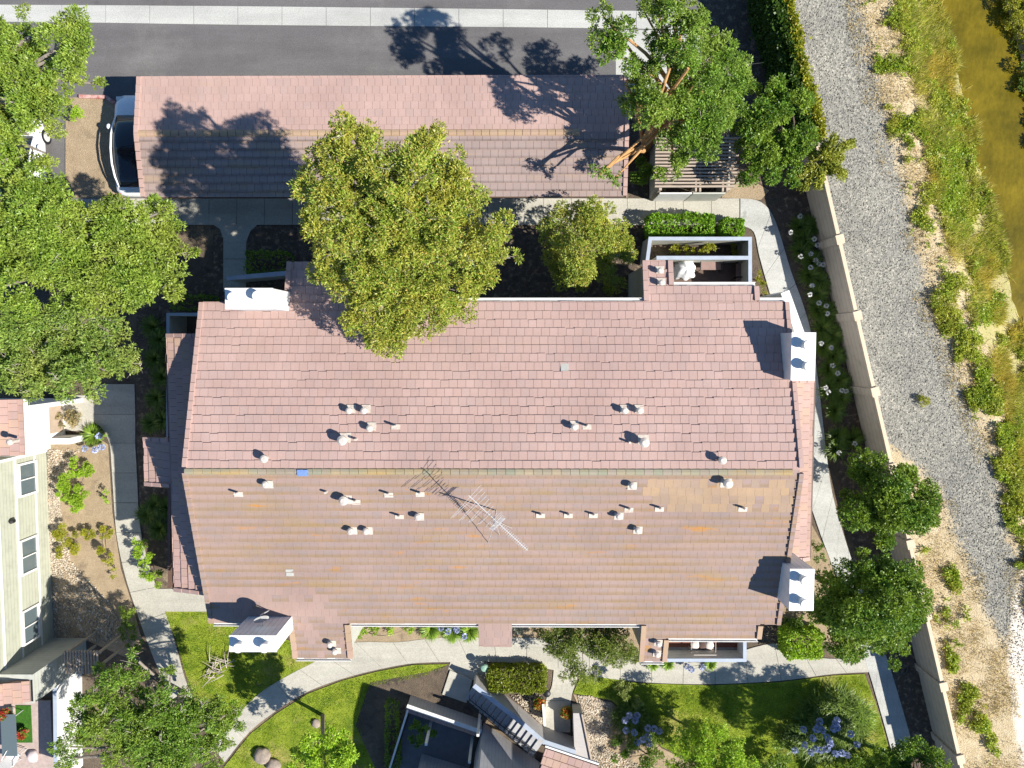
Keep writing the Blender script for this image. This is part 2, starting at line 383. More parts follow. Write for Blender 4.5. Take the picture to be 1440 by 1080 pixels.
def bankmat():
    m, nt, b = newmat('gravel_and_straw'); c = coord(nt)
    at = nt.nodes.new('ShaderNodeAttribute'); at.attribute_name = 'gravel'
    ap = nt.nodes.new('ShaderNodeAttribute'); ap.attribute_name = 'pale'
    vo = nt.nodes.new('ShaderNodeTexVoronoi'); vo.inputs['Scale'].default_value = 17; nt.links.new(c, vo.inputs[0])
    r = ramp(nt, [(0, (.16, .156, .138)), (.35, (.215, .21, .186)), (.65, (.262, .254, .222)), (.92, (.33, .315, .268)), (1, (.42, .39, .33))])
    sx = nt.nodes.new('ShaderNodeSeparateColor'); nt.links.new(vo.outputs['Color'], sx.inputs[0]); nt.links.new(sx.outputs[0], r.inputs[0])
    big = noise(nt, c, .5, 5); rb = ramp(nt, [(.3, (.85, .85, .86)), (.7, (1.2, 1.18, 1.14))]); nt.links.new(big, rb.inputs[0])
    grav = mixc(nt, 1., r.outputs[0], rb.outputs[0], 'MULTIPLY')
    n1 = noise(nt, c, 1.6, 8, .75); r1 = ramp(nt, [(.3, (.42, .31, .17)), (.5, (.51, .42, .27)), (.7, (.61, .51, .35))]); nt.links.new(n1, r1.inputs[0])
    fi = noise(nt, c, 16, 5, .8); rf = ramp(nt, [(.3, (.55, .52, .5)), (.65, (1.15, 1.15, 1.15))]); nt.links.new(fi, rf.inputs[0])
    straw = mixc(nt, 1., r1.outputs[0], rf.outputs[0], 'MULTIPLY')
    n3 = noise(nt, c, 1.1, 6, .8); mk = math_(nt, 'ADD', at.outputs['Fac'], math_(nt, 'MULTIPLY', math_(nt, 'SUBTRACT', n3, .5), 1.5))
    fi2 = math_(nt, 'MULTIPLY', math_(nt, 'SUBTRACT', noise(nt, c, 9, 3, .8), .5), 1.0)
    rk = ramp(nt, [(.38, (0, 0, 0)), (.62, (1, 1, 1))]); nt.links.new(math_(nt, 'ADD', mk, fi2), rk.inputs[0])
    av = nt.nodes.new('ShaderNodeAttribute'); av.attribute_name = 'veg'; rv = ramp(nt, [(.42, (0, 0, 0)), (.62, (.85, .85, .85))]); nt.links.new(math_(nt, 'ADD', av.outputs['Fac'], math_(nt, 'MULTIPLY', math_(nt, 'SUBTRACT', n3, .5), 1.2)), rv.inputs[0])
    straw = mixc(nt, rv.outputs[0], straw, (.36, .33, .13)); col = mixc(nt, rk.outputs[0], straw, grav)
    pk = ramp(nt, [(.4, (0, 0, 0)), (.6, (.9, .9, .9))]); nt.links.new(math_(nt, 'ADD', ap.outputs['Fac'], math_(nt, 'MULTIPLY', math_(nt, 'SUBTRACT', n3, .5), .8)), pk.inputs[0])
    col = mixc(nt, pk.outputs[0], col, (.66, .60, .52))
    nt.links.new(col, b.inputs['Base Color']); b.inputs['Roughness'].default_value = .95; b.inputs['Specular IOR Level'].default_value = .1
    hh = math_(nt, 'ADD', vo.outputs['Distance'], fi); bump(nt, b, hh, .02)
    return m
bank = mesh_np('river_bank', V, Q, bankmat()); tag(bank, kind='structure')
gx = V[:, 0]; gy = V[:, 1]
gr = np.clip(.5 + np.minimum(gx - ip(GRL, gy), ip(GRR, gy) - gx) / 1.6, 0, 1)
a = bank.data.attributes.new('gravel', 'FLOAT', 'POINT'); a.data.foreach_set('value', gr.astype(np.float32))
tt_ = (gx - ip(TOPL, gy)) / (ip(EDGE, gy) - ip(TOPL, gy)); a = bank.data.attributes.new('veg', 'FLOAT', 'POINT'); a.data.foreach_set('value', (sst((tt_ + .05) / .5) * .62 * (tt_ < 1.6)).astype(np.float32))
a = bank.data.attributes.new('pale', 'FLOAT', 'POINT'); a.data.foreach_set('value', np.clip(.5 + (gx - ip(PALE, gy)) / 1.2, 0, 1).astype(np.float32) * (gy < Y(780, 0)))
def watermat():
    m, nt, b = newmat('creek_water'); c = coord(nt)
    n = noise(nt, c, .45, 5, .65); r = ramp(nt, [(.3, (.085, .07, .006)), (.5, (.15, .115, .009)), (.72, (.215, .16, .014))]); nt.links.new(n, r.inputs[0])
    f = noise(nt, coord(nt, (1, .4, 1)), 6, 5, .75); rf = ramp(nt, [(.3, (.7, .72, .65)), (.7, (1.12, 1.1, 1.0))]); nt.links.new(f, rf.inputs[0])
    col = mixc(nt, 1., r.outputs[0], rf.outputs[0], 'MULTIPLY'); nt.links.new(col, b.inputs['Base Color'])
    b.inputs['Roughness'].default_value = .22; b.inputs['Specular IOR Level'].default_value = .2
    bump(nt, b, noise(nt, c, 3, 3), .03, .5); return m
w = MB(); yy = np.arange(-60, 61, 4.0)
w.add([(ip(EDGE, y) - 1.2, y, -1.5) for y in yy] + [(ip(FARL, y) + 1.5, y, -1.5) for y in yy], [[i, len(yy) + i, len(yy) + i + 1, i + 1] for i in range(len(yy) - 1)])
tag(w.build('creek_water', watermat()), kind='structure')

# roads and paths
sheet('road', [(-500, -400), (1000, -400), (1003, 44), (870, 112), (878, 300), (60, 300), (60, 140), (-500, 140)], -.008, MT['asphalt'])
slabs('gutter_strip', [(-160, 6), (80, 7), (360, 9), (720, 13), (1020, 17)], [(-160, 30), (80, 31), (360, 35), (720, 38), (1020, 42)], .004, MT['conc_w'], 2.1, .02)
sheet('concrete_apron', [(866, 42), (1012, 43), (985, 112), (985, 150), (866, 150)], .0, MT['conc_w'])
slabs('north_path', [(60, 279), (340, 279), (720, 279), (1040, 279)], [(60, 316), (340, 316), (720, 316), (1040, 317)], .03, MT['conc'], 1.32)
slabs('entry_path', [(314, 318), (314, 350), (314, 410)], [(346, 318), (346, 350), (346, 410)], .028, MT['conc'], 1.5)
sheet('path_fillet', [(300, 316), (309, 322), (314, 335), (316, 345), (345, 345), (348, 335), (352, 325), (362, 316)], .022, MT['conc'])
slabs('east_path', [(1041, 317), (1060, 326), (1068, 360), (1082, 410), (1098, 460), (1108, 520), (1120, 600), (1132, 680), (1150, 740), (1172, 800), (1200, 880), (1222, 945), (1248, 1035), (1262, 1090)],
      [(1041, 279), (1070, 284), (1090, 310), (1112, 380), (1130, 430), (1141, 470), (1150, 530), (1158, 600), (1168, 680), (1180, 730), (1202, 800), (1230, 880), (1252, 940), (1280, 1035), (1294, 1090)], .03, MT['conc_w'], 1.6)
slabs('west_path', [(131, 540), (131, 588), (143, 602), (154, 625), (157, 660), (161, 720), (165, 760), (176, 810), (192, 860), (208, 905), (226, 950), (240, 985)],
      [(189, 540), (190, 588), (190, 602), (190, 625), (192, 660), (195, 720), (200, 760), (212, 805), (228, 850), (242, 890), (258, 950), (272, 985)], .03, MT['conc'], 1.4)
sheet('west_pad', [(205, 828), (297, 828), (297, 860), (226, 860)], .024, MT['conc'], th=.08)
slabs('south_path', [(300, 1052), (330, 1010), (365, 975), (405, 950), (440, 932), (490, 905), (560, 903), (620, 897), (720, 897), (800, 900), (900, 925), (1000, 926), (1090, 905), (1150, 925), (1228, 925)],
      [(316, 1072), (350, 1030), (385, 1002), (430, 974), (480, 955), (530, 942), (580, 933), (640, 931), (720, 932), (800, 946), (900, 959), (1000, 962), (1100, 957), (1170, 948), (1228, 945)], .03, MT['conc'], 1.55)
slabs('gate_path', [(779, 938), (776, 965), (768, 985), (764, 1030)], [(815, 945), (808, 965), (803, 985), (802, 1030)], .026, MT['conc'], 1.5)
sheet('stair_landing_path', [(634, 929), (684, 929), (690, 958), (664, 956), (630, 942)], .022, MT['conc'], th=.06)

# planted ground
sheet('dry_ground', [(92, 137), (150, 137), (168, 150), (172, 278), (92, 278)], .06, MT['dry'], th=.12)
k = MB()
for a_, b_ in (((112, 136), (150, 137)), ((150, 137), (163, 146)), ((163, 146), (170, 158))):
    k.beam(P(*a_, .07), P(*b_, .07), .16, .14)
tag(k.build('painted_kerb', plain('red_kerb_paint', (.5, .10, .07), .7, .3, 5, c2=(.62, .45, .40))), kind='structure')
sheet('west_bed', [(66, 625), (118, 622), (130, 610), (152, 625), (158, 720), (170, 800), (186, 850), (200, 900), (190, 930), (120, 900), (68, 905)], .012, MT['dry'])
sheet('shaded_bed', [(192, 440), (300, 380), (300, 330), (345, 322), (345, 420), (300, 430), (236, 440), (236, 828), (212, 800), (197, 720), (192, 620)], .006, MT['mulch'])
sheet('north_bed', [(352, 318), (905, 318), (905, 470), (300, 470)], .007, MT['mulch'])
sheet('corner_bed', [(985, 0), (1072, 0), (1137, 262), (1110, 275), (1060, 262), (1035, 272), (925, 278), (880, 278), (870, 150), (985, 130)], .009, MT['mulch'])
sheet('bare_corner', [(1018, 262), (1060, 255), (1082, 268), (1070, 281), (1015, 278)], .016, MT['dry'])
sheet('wall_bed', [(1090, 285), (1137, 262), (1289, 931), (1324, 1085), (1292, 1085), (1250, 935), (1205, 790), (1160, 560), (1128, 400)], .008, MT['mulch'])
sheet('east_bed', [(1140, 735), (1165, 780), (1190, 840), (1210, 900), (1100, 905), (1100, 760)], .013, MT['dry'])
sheet('south_bed', [(490, 905), (500, 870), (910, 870), (910, 925), (800, 900), (720, 897), (620, 897), (560, 903)], .01, MT['dry'])
sheet('lawn_west', [(228, 860), (300, 860), (340, 880), (420, 905), (470, 910), (440, 932), (400, 952), (345, 998), (300, 1050), (282, 1000), (262, 950), (246, 895)], .016, MT['lawn'])
sheet('lawn_centre', [(310, 1085), (352, 1032), (388, 1004), (432, 976), (482, 957), (532, 944), (582, 935), (632, 934), (622, 985), (560, 1000), (540, 1085)], .016, MT['lawn'])
sheet('lawn_east', [(818, 948), (900, 961), (1000, 964), (1100, 959), (1170, 950), (1216, 948), (1230, 985), (1244, 1030), (1258, 1085), (1010, 1085), (930, 1050), (860, 985), (806, 975)], .016, MT['lawn'])
sheet('bare_patch', [(520, 960), (600, 945), (632, 934), (622, 985), (580, 1000), (560, 1085), (530, 1085), (500, 1020)], .02, MT['soil'])

# ------------------------------------------------------------------ property wall
pw = thing('property_wall', 'long tan panel wall with square posts beside the grey gravel track', 'wall', (WA.x, WA.y, 0))
d = (WB - WA); d.z = 0; L = d.length; ux = d.normalized(); un = Vector((-ux.y, ux.x, 0))   # un points to the outside (+x)
if un.x < 0: un = -un
m = MB(); m.beam(Vector((WA.x, WA.y, 1.0)), Vector((WB.x, WB.y, 1.0)), .12, 2.0); m.build('wall_panel', MT['wallface'], pw)
m = MB(); m.beam(Vector((WA.x, WA.y, 2.025)), Vector((WB.x, WB.y, 2.025)), .16, .05); m.build('coping', MT['wallcap'], pw)
for yy_ in (120, 228, 337, 444, 551, 658, 765, 865, 965, 1067):
    q = P(1102.5 + .2318 * yy_, yy_, 2.05); ang = math.atan2(ux.y, ux.x)
    m = MB(); m.box((q.x, q.y, 1.03), (.36, .30, 2.06), ang); po = m.build('wall_post', MT['wallface'], pw)
    m = MB(); m.box((q.x, q.y, 2.10), (.42, .36, .08), ang); m.build('post_cap', MT['wallcap'], po)

# ------------------------------------------------------------------ tiled roofs
def tile_plane(pick, O, U, Vv, ul, vl, expo=.352, w=.33, v0=0.0, mort=.010, jit=.006, half=True):
    """tiles on the plane O + u U + v Vv, courses laid from the top (v = vl) down to v0"""
    O, U, Vv = Vector(O), Vector(U).normalized(), Vector(Vv).normalized(); N = U.cross(Vv).normalized()
    if N.z < 0: N = -N
    k = 0; v = vl
    while v > v0 + .03:
        lo = max(v0, v - expo); off = -rng.uniform(0, w) if not half else -(w * .5 if k % 2 else 0) - rng.uniform(0, .16); u = off
        while u < ul - .02:
            a = max(0, u); b = min(ul, u + w) - mort
            if b - a > .04:
                j = rng.uniform(-jit, jit); lo_j = lo + (rng.uniform(-.005, .005) if rng.random() < .93 else .03) * (jit > .004)
                mb = pick(O + U * ((a + b) / 2) + Vv * ((lo + v) / 2))
                if mb is not None:
                    hl = .08 + j; hh = .03
                    pt = lambda uu, vv, h: O + U * uu + Vv * vv + N * h
                    mb.add([pt(a, lo_j, hl), pt(b, lo_j, hl), pt(b, v + .02, hh), pt(a, v + .02, hh), pt(a, lo_j, -.01), pt(b, lo_j, -.01), pt(b, v + .02, -.01), pt(a, v + .02, -.01)],
                           [[0, 1, 2, 3], [4, 5, 1, 0], [5, 6, 2, 1], [7, 4, 0, 3]])
            u += w
        v -= expo; k += 1
def slab_plane(mb, O, U, Vv, ul, vl, th=.12):
    O, U, Vv = Vector(O), Vector(U).normalized(), Vector(Vv).normalized(); N = U.cross(Vv).normalized()
    if N.z < 0: N = -N
    c = [O, O + U * ul, O + U * ul + Vv * vl, O + Vv * vl]
    mb.add([p - N * .002 for p in c] + [p - N * th for p in c], [[0, 1, 2, 3], [7, 6, 5, 4], [4, 5, 1, 0], [5, 6, 2, 1], [6, 7, 3, 2], [7, 4, 0, 3]])

# ------------------------------------------------------------------ main building
ZR, TS = 7.2, .295
YR = Y(661, ZR, 690)
NN, NS = Vector((0, TS, 1)).normalized(), Vector((0, -TS, 1)).normalized()
RO = Vector((0, YR, ZR))
def RN(px, py, h=0): return PPL(px, py, RO + Vector((0, 0, h)), NN)
def RS(px, py, h=0): return PPL(px, py, RO + Vector((0, 0, h)), NS)
XL = (RN(291, 425).x + RS(293, 860).x) / 2; XR = (RN(1098, 425).x + RS(1100, 860).x) / 2
CS = math.hypot(1, TS)                                        # slope length per metre of plan
def dN(py): return RN(700, py).y - YR
def dS(py): return YR - RS(700, py).y
bld = thing('apartment_building', 'long apartment block under a big pink tiled gable roof dotted with vents', 'building', ((XL + XR) / 2, YR, 0))
class Slot:
    """tiles that go into another roof mesh under its second or third material"""
    def __init__(s, mb, i): s.mb, s.i = mb, i
    def add(s, vs, fs): s.mb.cur = s.i; s.mb.add(vs, fs); s.mb.cur = 0
tn, ts, deck = MB(), MB(), MB(); tm, tt = Slot(ts, 1), Slot(ts, 2)
TANX, tanrows = RS(905, 690).x, {}
def pick_n(p):
    return tn
def pick_s(p):
    d_ = YR - p.y; row = int(d_ / (.352 / CS))
    if row in (1, 2, 3, 4) and p.x > TANX + (0, 0, .1, .5, .9)[row] and p.x < XR - .1 and rng.random() < .93: return tt
    if row > 14 and p.x < RS(440, 840).x - (row - 14) * -.25 and rng.random() < .8: return tm
    return ts
def piece(side, x0, x1, d0, d1, pick, mb=deck):
    s = 1 if side == 'N' else -1
    O = Vector((x0, YR + s * d1, ZR - TS * d1)); Vv = Vector((0, -s, TS)); vl = d1 * CS; v0 = 0.0
    # courses keep the ridge's own rhythm: lay from the ridge, skip what is above d0
    vtop = (d1 - math.floor(d0 * CS / .352 + .001) * .352 / CS) * CS if d0 > 0 else vl
    vtop = min(vtop, (d1 - d0) * CS + .352)
    tile_plane(pick, O, (1, 0, 0), Vv, x1 - x0, vtop if d0 > 0 else vl, v0=0, mort=.010 if side == 'N' else .0045, jit=.006 if side == 'N' else .0045)
    slab_plane(mb, O, (1, 0, 0), Vv, x1 - x0, (d1 - d0) * CS)
DN, DS = dN(425), dS(876)
piece('N', XL, XR, 0, DN, pick_n); piece('S', XL, XR, 0, DS, pick_s)
xs = lambda f, px, py: f(px, py).x
NE0, NE1, NE2 = xs(RN, 908, 410), xs(RN, 1063, 410), xs(RN, 940, 385)
piece('N', NE0, NE1, DN, dN(403), pick_n); piece('N', NE0, NE2, dN(403), dN(367), pick_n)
NW0, NW1 = xs(RN, 406, 395), xs(RN, 540, 395)
piece('N', NW0, NW1, DN, dN(368), pick_n)
SW0, SW1 = xs(RS, 413, 900), xs(RS, 491, 900)
piece('S', SW0, SW1, DS, dS(925), lambda p: ts if rng.random() < .7 else tm)
M0, M1 = xs(RS, 673, 890), xs(RS, 720, 890)
piece('S', M0, M1, DS, dS(908), lambda p: tm)
SE0, SE1, SE2 = xs(RS, 904, 890), xs(RS, 1067, 890), xs(RS, 935, 915)
piece('S', SE0, SE1, DS, dS(896), pick_s); piece('S', SE0, SE2, dS(896), dS(928), lambda p: ts if rng.random() < .6 else tm)
rf = MB()
roof = tn.build('roof', MT['tile_n'], bld)
ts.build('weathered_tiles', [MT['tile_s'], MT['tile_mix'], MT['tile_new']], roof); deck.build('roof_deck', MT['brown'], roof)
rc = MB(); n = int((XR - XL + .1) / .35)
for i in range(n):
    x0 = XL - .05 + i * .35; h = rng.uniform(-.006, .006)
    prof = [(-.15, -.03), (-.10, .075), (0, .10 + h), (.10, .075), (.15, -.03)]
    b = len(rc.v); rc.add([(x0 + .008, YR - .06 + a_, ZR + z_) for a_, z_ in prof] + [(x0 + .342, YR - .06 + a_, ZR + z_ + .02) for a_, z_ in prof],
                          [[j, j + 1, 6 + j, 5 + j] for j in range(4)] + [[0, 1, 2, 3, 4], [9, 8, 7, 6, 5]])
rc.build('ridge_cap', MT['ridge'], roof)
# rake trim along the gables, gutters along the eaves
def rake(x, side, d0, d1, mat=MT['tile_n'], w=.17):
    mb = MB(); s = 1 if side == 'N' else -1; n_ = int((d1 - d0) * CS / .36)
    for i in range(n_):
        a_, b_ = d0 + (d1 - d0) * i / n_, d0 + (d1 - d0) * (i + .96) / n_
        mb.beam((x, YR + s * a_, ZR - TS * a_ + .03), (x, YR + s * b_, ZR - TS * b_ + .055), w, .18)
    return mb
for x in (XL - .05, XR + .05):
    rake(x, 'N', .1, DN).build('rake_trim', MT['tile_n'], roof); rake(x, 'S', .1, DS).build('rake_trim', MT['tile_s'], roof)
for x, s_, a_, b_ in ((NE0, 'N', DN, dN(367)), (NE2 + .08, 'N', dN(403), dN(367)), (NE1, 'N', DN, dN(403)), (NW0, 'N', DN, dN(368)), (SW0, 'S', DS, dS(925)), (SW1, 'S', DS, dS(925)), (SE0, 'S', DS, dS(928)), (SE2, 'S', dS(896), dS(928)), (SE1, 'S', DS, dS(896))):
    rake(x, s_, a_ + .05, b_, w=.2).build('rake_trim', MT['ridge_p'] if s_ == 'S' else MT['tile_n'], roof)
def gutter(x0, x1, side, d_):
    s = 1 if side == 'N' else -1; y = YR + s * (d_ + .05); z = ZR - TS * d_ - .06
    mb = MB(); mb.bb(x0, x1, y - .012, y + .012, z - .05, z + .05); mb.bb(x0, x1, y + s * .10, y + s * .125, z - .05, z + .065); mb.bb(x0, x1, y + s * .013, y + s * .10, z - .05, z - .03)
    mb.build('gutter', MT['trim'], bld)
gutter(xs(RN, 408, 420) + 2.5, NE0, 'N', DN); gutter(NE2 + .1, NE1, 'N', dN(403)); gutter(NE1 + .1, XR, 'N', DN)
gutter(SW1 + .15, SE0 - .1, 'S', DS); gutter(SW0, SW1, 'S', dS(925)); gutter(SE2 + .1, SE1, 'S', dS(896)); gutter(XL, xs(RS, 345, 870), 'S', DS); gutter(SE0, SE2, 'S', dS(928))
# walls
wl_ = MB(); x0, x1 = XL + .4, XR - .4; ya, yb = YR - DS + .5, YR + DN - .5; zz = lambda y: ZR - TS * abs(y - YR) - .16
pf = [(ya, 0), (yb, 0), (yb, zz(yb)), (YR, zz(YR)), (ya, zz(ya))]
wl_.add([(x0, y, z) for y, z in pf] + [(x1, y, z) for y, z in pf], [[0, 1, 2, 3, 4][::-1], [5, 6, 7, 8, 9]] + [[i, (i + 1) % 5, 5 + (i + 1) % 5, 5 + i] for i in range(5)])
def wing(xa, xb, side, d_):
    s = 1 if side == 'N' else -1; y_in = ya + .1 if s < 0 else yb - .1; y_out = YR + s * (d_ - .12)
    q = [(y_in, 0), (y_out, 0), (y_out, zz(y_out)), (y_in, zz(y_in))]
    if s < 0: q = q[::-1]
    wl_.add([(xa, y, z) for y, z in q] + [(xb, y, z) for y, z in q], [[3, 2, 1, 0], [4, 5, 6, 7]] + [[i, (i + 1) % 4, 4 + (i + 1) % 4, 4 + i] for i in range(4)])
wing(NE0 + .1, NE2 - .05, 'N', dN(367)); wing(NW0 + .12, NW1 - .1, 'N', dN(368)); wing(SW0 + .1, SW1 - .12, 'S', dS(925)); wing(SE0 + .12, SE2 - .05, 'S', dS(928))
wl_.build('wall', MT['wall'], bld)
for px in (679, 715):
    mb = MB(); q = RS(px, 902); mb.box((q.x, q.y + .1, (q.z - .1) / 2), (.14, .14, q.z - .1)); mb.build('porch_post', MT['trim'], bld)
def window(parent, c, w_, h_, axis, out, mat=None, split=True):
    """c: centre on the wall face; axis: 'x' or 'y' direction of the width; out: +1/-1 outward along the other"""
    c = Vector(c); A = Vector((1, 0, 0)) if axis == 'x' else Vector((0, 1, 0)); B = (Vector((0, 1, 0)) if axis == 'x' else Vector((1, 0, 0))) * out; Zv = Vector((0, 0, 1))
    M = Matrix((A, B, Zv)).transposed(); t = .09; f = MB()
    for du, dv, sw, sh in ((0, h_ / 2, w_ + t, t), (0, -h_ / 2, w_ + t, t), (-w_ / 2, 0, t, h_ - t), (w_ / 2, 0, t, h_ - t)) + (((0, 0, .05, h_ - t),) if split else ()):
        f.box(c + A * du + Zv * dv + B * .03, (sw, .10, sh), M=M)
    fo = f.build('window', mat or MT['white'], parent); g_ = MB(); g_.box(c + B * .012, (w_ - t, .02, h_ - t), M=M); g_.build('pane', MT['winglass'], fo)
for px in (560, 640, 760, 840):
    for z in (1.5, 4.0):
        window(bld, (RS(px, 870).x, ya, z), 1.5, 1.2, 'x', -1); window(bld, (RS(px, 870).x, yb, z), 1.5, 1.2, 'x', 1)
for y in (YR - 3.5, YR + 3.2):
    window(bld, (x0, y, 4.6), 1.4, 1.1, 'y', -1); window(bld, (x1, y, 4.6), 1.4, 1.1, 'y', 1)
# chimneys
def chimney(pa, pb, z, flues, zf=.36, rf_=.19):
    a_, b_ = P(*pa, z), P(*pb, z); x0_, x1_ = sorted((a_.x, b_.x)); y0_, y1_ = sorted((a_.y, b_.y))
    mb = MB(); mb.bb(x0_ + .015, x1_ - .015, y0_ + .015, y1_ - .015, 0, z - .06)
    c_ = mb.build('chimney', MT['chim'], bld)
    mb = MB(); mb.bb(x0_, x1_, y0_, y1_, z - .06, z); mb.build('chimney_cap', MT['white'], c_)
    for fx, fy in flues:
        q = P(fx, fy, z + zf); mb = MB(); mb.lathe((q.x, q.y, z), [(rf_ * .78, 0), (rf_ * .78, zf * .7), (rf_, zf * .72), (rf_, zf * .95), (rf_ * .9, zf)], 20)
        mb.build('flue', MT['white'], c_)
chimney((316, 405), (384, 435), 7.35, [(326, 418), (361, 416)])
chimney((322, 893.5), (389, 917), 7.3, [(334, 912), (371, 912)])
chimney((1113.5, 467.5), (1146, 535), 6.95, [(1137, 485), (1138, 515)])
chimney((1111, 800), (1144, 859), 6.95, [(1133.5, 818), (1133, 850)])
# skirt roofs on the gable walls
def skirt(px_out, py0, py1, z0_, xin, mat, name='skirt_roof', t=.3, gut=True):
    xo = X(px_out, z0_, (py0 + py1) / 2); y0_, y1_ = Y(py1, z0_, px_out), Y(py0, z0_, px_out)
    s = 1 if xin > xo else -1; run = abs(xin - xo); Vv = Vector((s, 0, t)); mb = MB(); dk = MB()
    O = Vector((xo, y0_, z0_)) if s < 0 else Vector((xo, y0_, z0_))
    tile_plane(lambda p: mb, O, (0, 1, 0), Vv, y1_ - y0_, run * math.hypot(1, t), half=s > 0); slab_plane(dk, O, (0, 1, 0), Vv, y1_ - y0_, run * math.hypot(1, t))
    o = mb.build(name, mat, bld); dk.build('roof_deck', MT['brown'], o)
    nseg = max(2, int(run / .36))
    for yy__ in (y0_ - .06, y1_ + .06):
        e = MB()
        for i in range(nseg):
            p0, p1 = i / nseg, (i + .95) / nseg
            e.beam((xo + s * run * p0, yy__, z0_ + t * run * p0 + .03), (xo + s * run * p1, yy__, z0_ + t * run * p1 + .055), .16, .16)
        e.build('rake_trim', mat, o)
    if gut:
        g_ = MB(); g_.bb(xo - s * .12, xo - s * .02, y0_ - .1, y1_ + .1, z0_ - .14, z0_ - .02); g_.build('gutter', MT['brown'], o)
    return xo, y0_, y1_
xo, y0_, y1_ = skirt(241, 474, 826, 4.85, XL + .35, MT['tile_skirt'])
mb = MB(); mb.bb(xo + .5, XL + .39, y0_ + .3, y1_ - .3, 0, 4.8); mb.build('side_wing_wall', MT['wall'], bld)
skirt(204, 619, 678, 4.5, X(241, 4.85, 650) - .02, MT['tile_skirt'], 'entry_roof', .28, False)
for py in (624, 672):
    mb = MB(); mb.box((X(209, 4.4, py), Y(py, 4.4, 209), 2.2), (.12, .12, 4.38)); mb.build('porch_post', MT['trim'], bld)
xo2, y2, y3 = skirt(1140, 537, 783, 4.6, XR - .35, MT['tile_skirt'], t=.3)
mb = MB(); mb.bb(XR - .39, xo2 - .5, y2 + .3, y3 - .3, 0, 4.55); mb.build('side_wing_wall', MT['wall'], bld)
# patio walls: west side, north-west entry, north-east and south-east patios
def wallrun(name, pts, z, w_, mat, parent, capmat=None, z0=0, capth=.05, closed=False):
    """wall centred on photo points given at its top"""
    q = [P(*p, z) for p in pts]; m1, m2 = MB(), MB()
    if closed: q.append(q[0])
    for i, (a_, b_) in enumerate(zip(q[:-1], q[1:])):
        dd = (b_ - a_).normalized(); ext = dd * (w_ / 2)
        A_, B_ = a_ - ext * (.94 if i else 1), b_ + ext * .98
        hz_ = i * .0025
        m1.beam(Vector((A_.x, A_.y, (z0 + z - capth) / 2)) + dd * .02, Vector((B_.x, B_.y, (z0 + z - capth) / 2)) - dd * .02, w_ - .04, z - capth - z0)
        m2.beam(Vector((A_.x, A_.y, z - capth / 2 - hz_)), Vector((B_.x, B_.y, z - capth / 2 - hz_)), w_, capth)
    o = m1.build(name, mat, parent); m2.build('wall_cap', capmat or mat, o); return o
wallrun('patio_wall', [(291, 442), (236, 442), (236, 612)], 1.75, .14, MT['wall'], bld, MT['bluecap'])
wallrun('patio_wall', [(237.5, 684), (237.5, 826)], 1.75, .12, MT['brown'], bld, MT['brown'])
wallrun('patio_wall', [(322, 391), (404, 384)], 1.6, .2, MT['wall'], bld, MT['bluecap'])
wallrun('patio_wall', [(910.5, 366), (914.5, 335.5), (1055, 335.5), (1055, 401)], 1.7, .16, MT['wall'], bld, MT['bluecap'])
wallrun('patio_wall', [(926, 362.5), (1051, 362.5)], 1.7, .17, MT['wall'], bld, MT['bluecap'])
wallrun('balcony_wall', [(936, 928.5), (1047.5, 928.5), (1047.5, 892)], 3.5, .15, MT['white_side'], bld, MT['bluecap'], z0=2.2)
mb = MB(); a_, b_ = P(941, 366, .14), P(1052, 425, .14); mb.bb(a_.x, b_.x, b_.y, a_.y, .02, .14); mb.build('patio_floor', MT['deck'], bld)
mb = MB(); a_, b_ = P(937, 870, 2.6), P(1046, 926, 2.6); mb.bb(a_.x, b_.x, b_.y, a_.y, 2.3, 2.6); mb.build('balcony_floor', plain('grey_patio_floor', (.30, .28, .26), .8), bld)
mb = MB(); a_ = P(938, 897, 2.6); b_ = P(1040, 910, 2.6); mb.bb(a_.x, b_.x, b_.y, b_.y + .5, 2.604, 2.62); mb.build('doormat', plain('red_brown_boards', (.22, .075, .04), .7), bld)
wallrun('parapet', [(1106, 416), (1124, 466)], 3.2, .38, MT['white_side'], bld, MT['white'])
mb = MB()
for q in (P(490, 876, 5), ): mb.tube([(SW1 - .05, YR - DS - .1, .2), (SW1 - .05, YR - DS - .1, 5.0)], .05, 8)
mb.build('downpipe', MT['white'], bld)
# vents
def up(n): return n
def vent(px, py, side, big=1.0, plate=True):
    h = .42 * big; f, n_ = (RN, NN) if side == 'N' else (RS, NS); q = f(px, py, h); base = q - Vector((0, 0, h)); r_ = .105 * big
    mb = MB(); mb.lathe(base, [(r_ * .62, -.1), (r_ * .62, h * .55), (r_ * .8, h * .56), (r_ * 1.25, h * .62), (r_ * 1.3, h * .9), (r_ * .7, h)], 18)
    v_ = mb.build('roof_vent', MT['vent'], bld)
    if plate:
        Vv = Vector((0, -1, TS) if side == 'N' else (0, 1, TS)).normalized(); M = Matrix((Vector((1, 0, 0)), Vv, Vector((1, 0, 0)).cross(Vv))).transposed()
        if M.col[2].z < 0: M = Matrix((Vector((1, 0, 0)), Vv, -Vector((1, 0, 0)).cross(Vv))).transposed()
        mb = MB(); mb.box(base + n_ * .072 + Vector((.03, .0, 0)) - Vv * .03, (.36 * big ** .5, .33 * big ** .5, .016), M=M); mb.build('flashing', MT['flash'], v_)
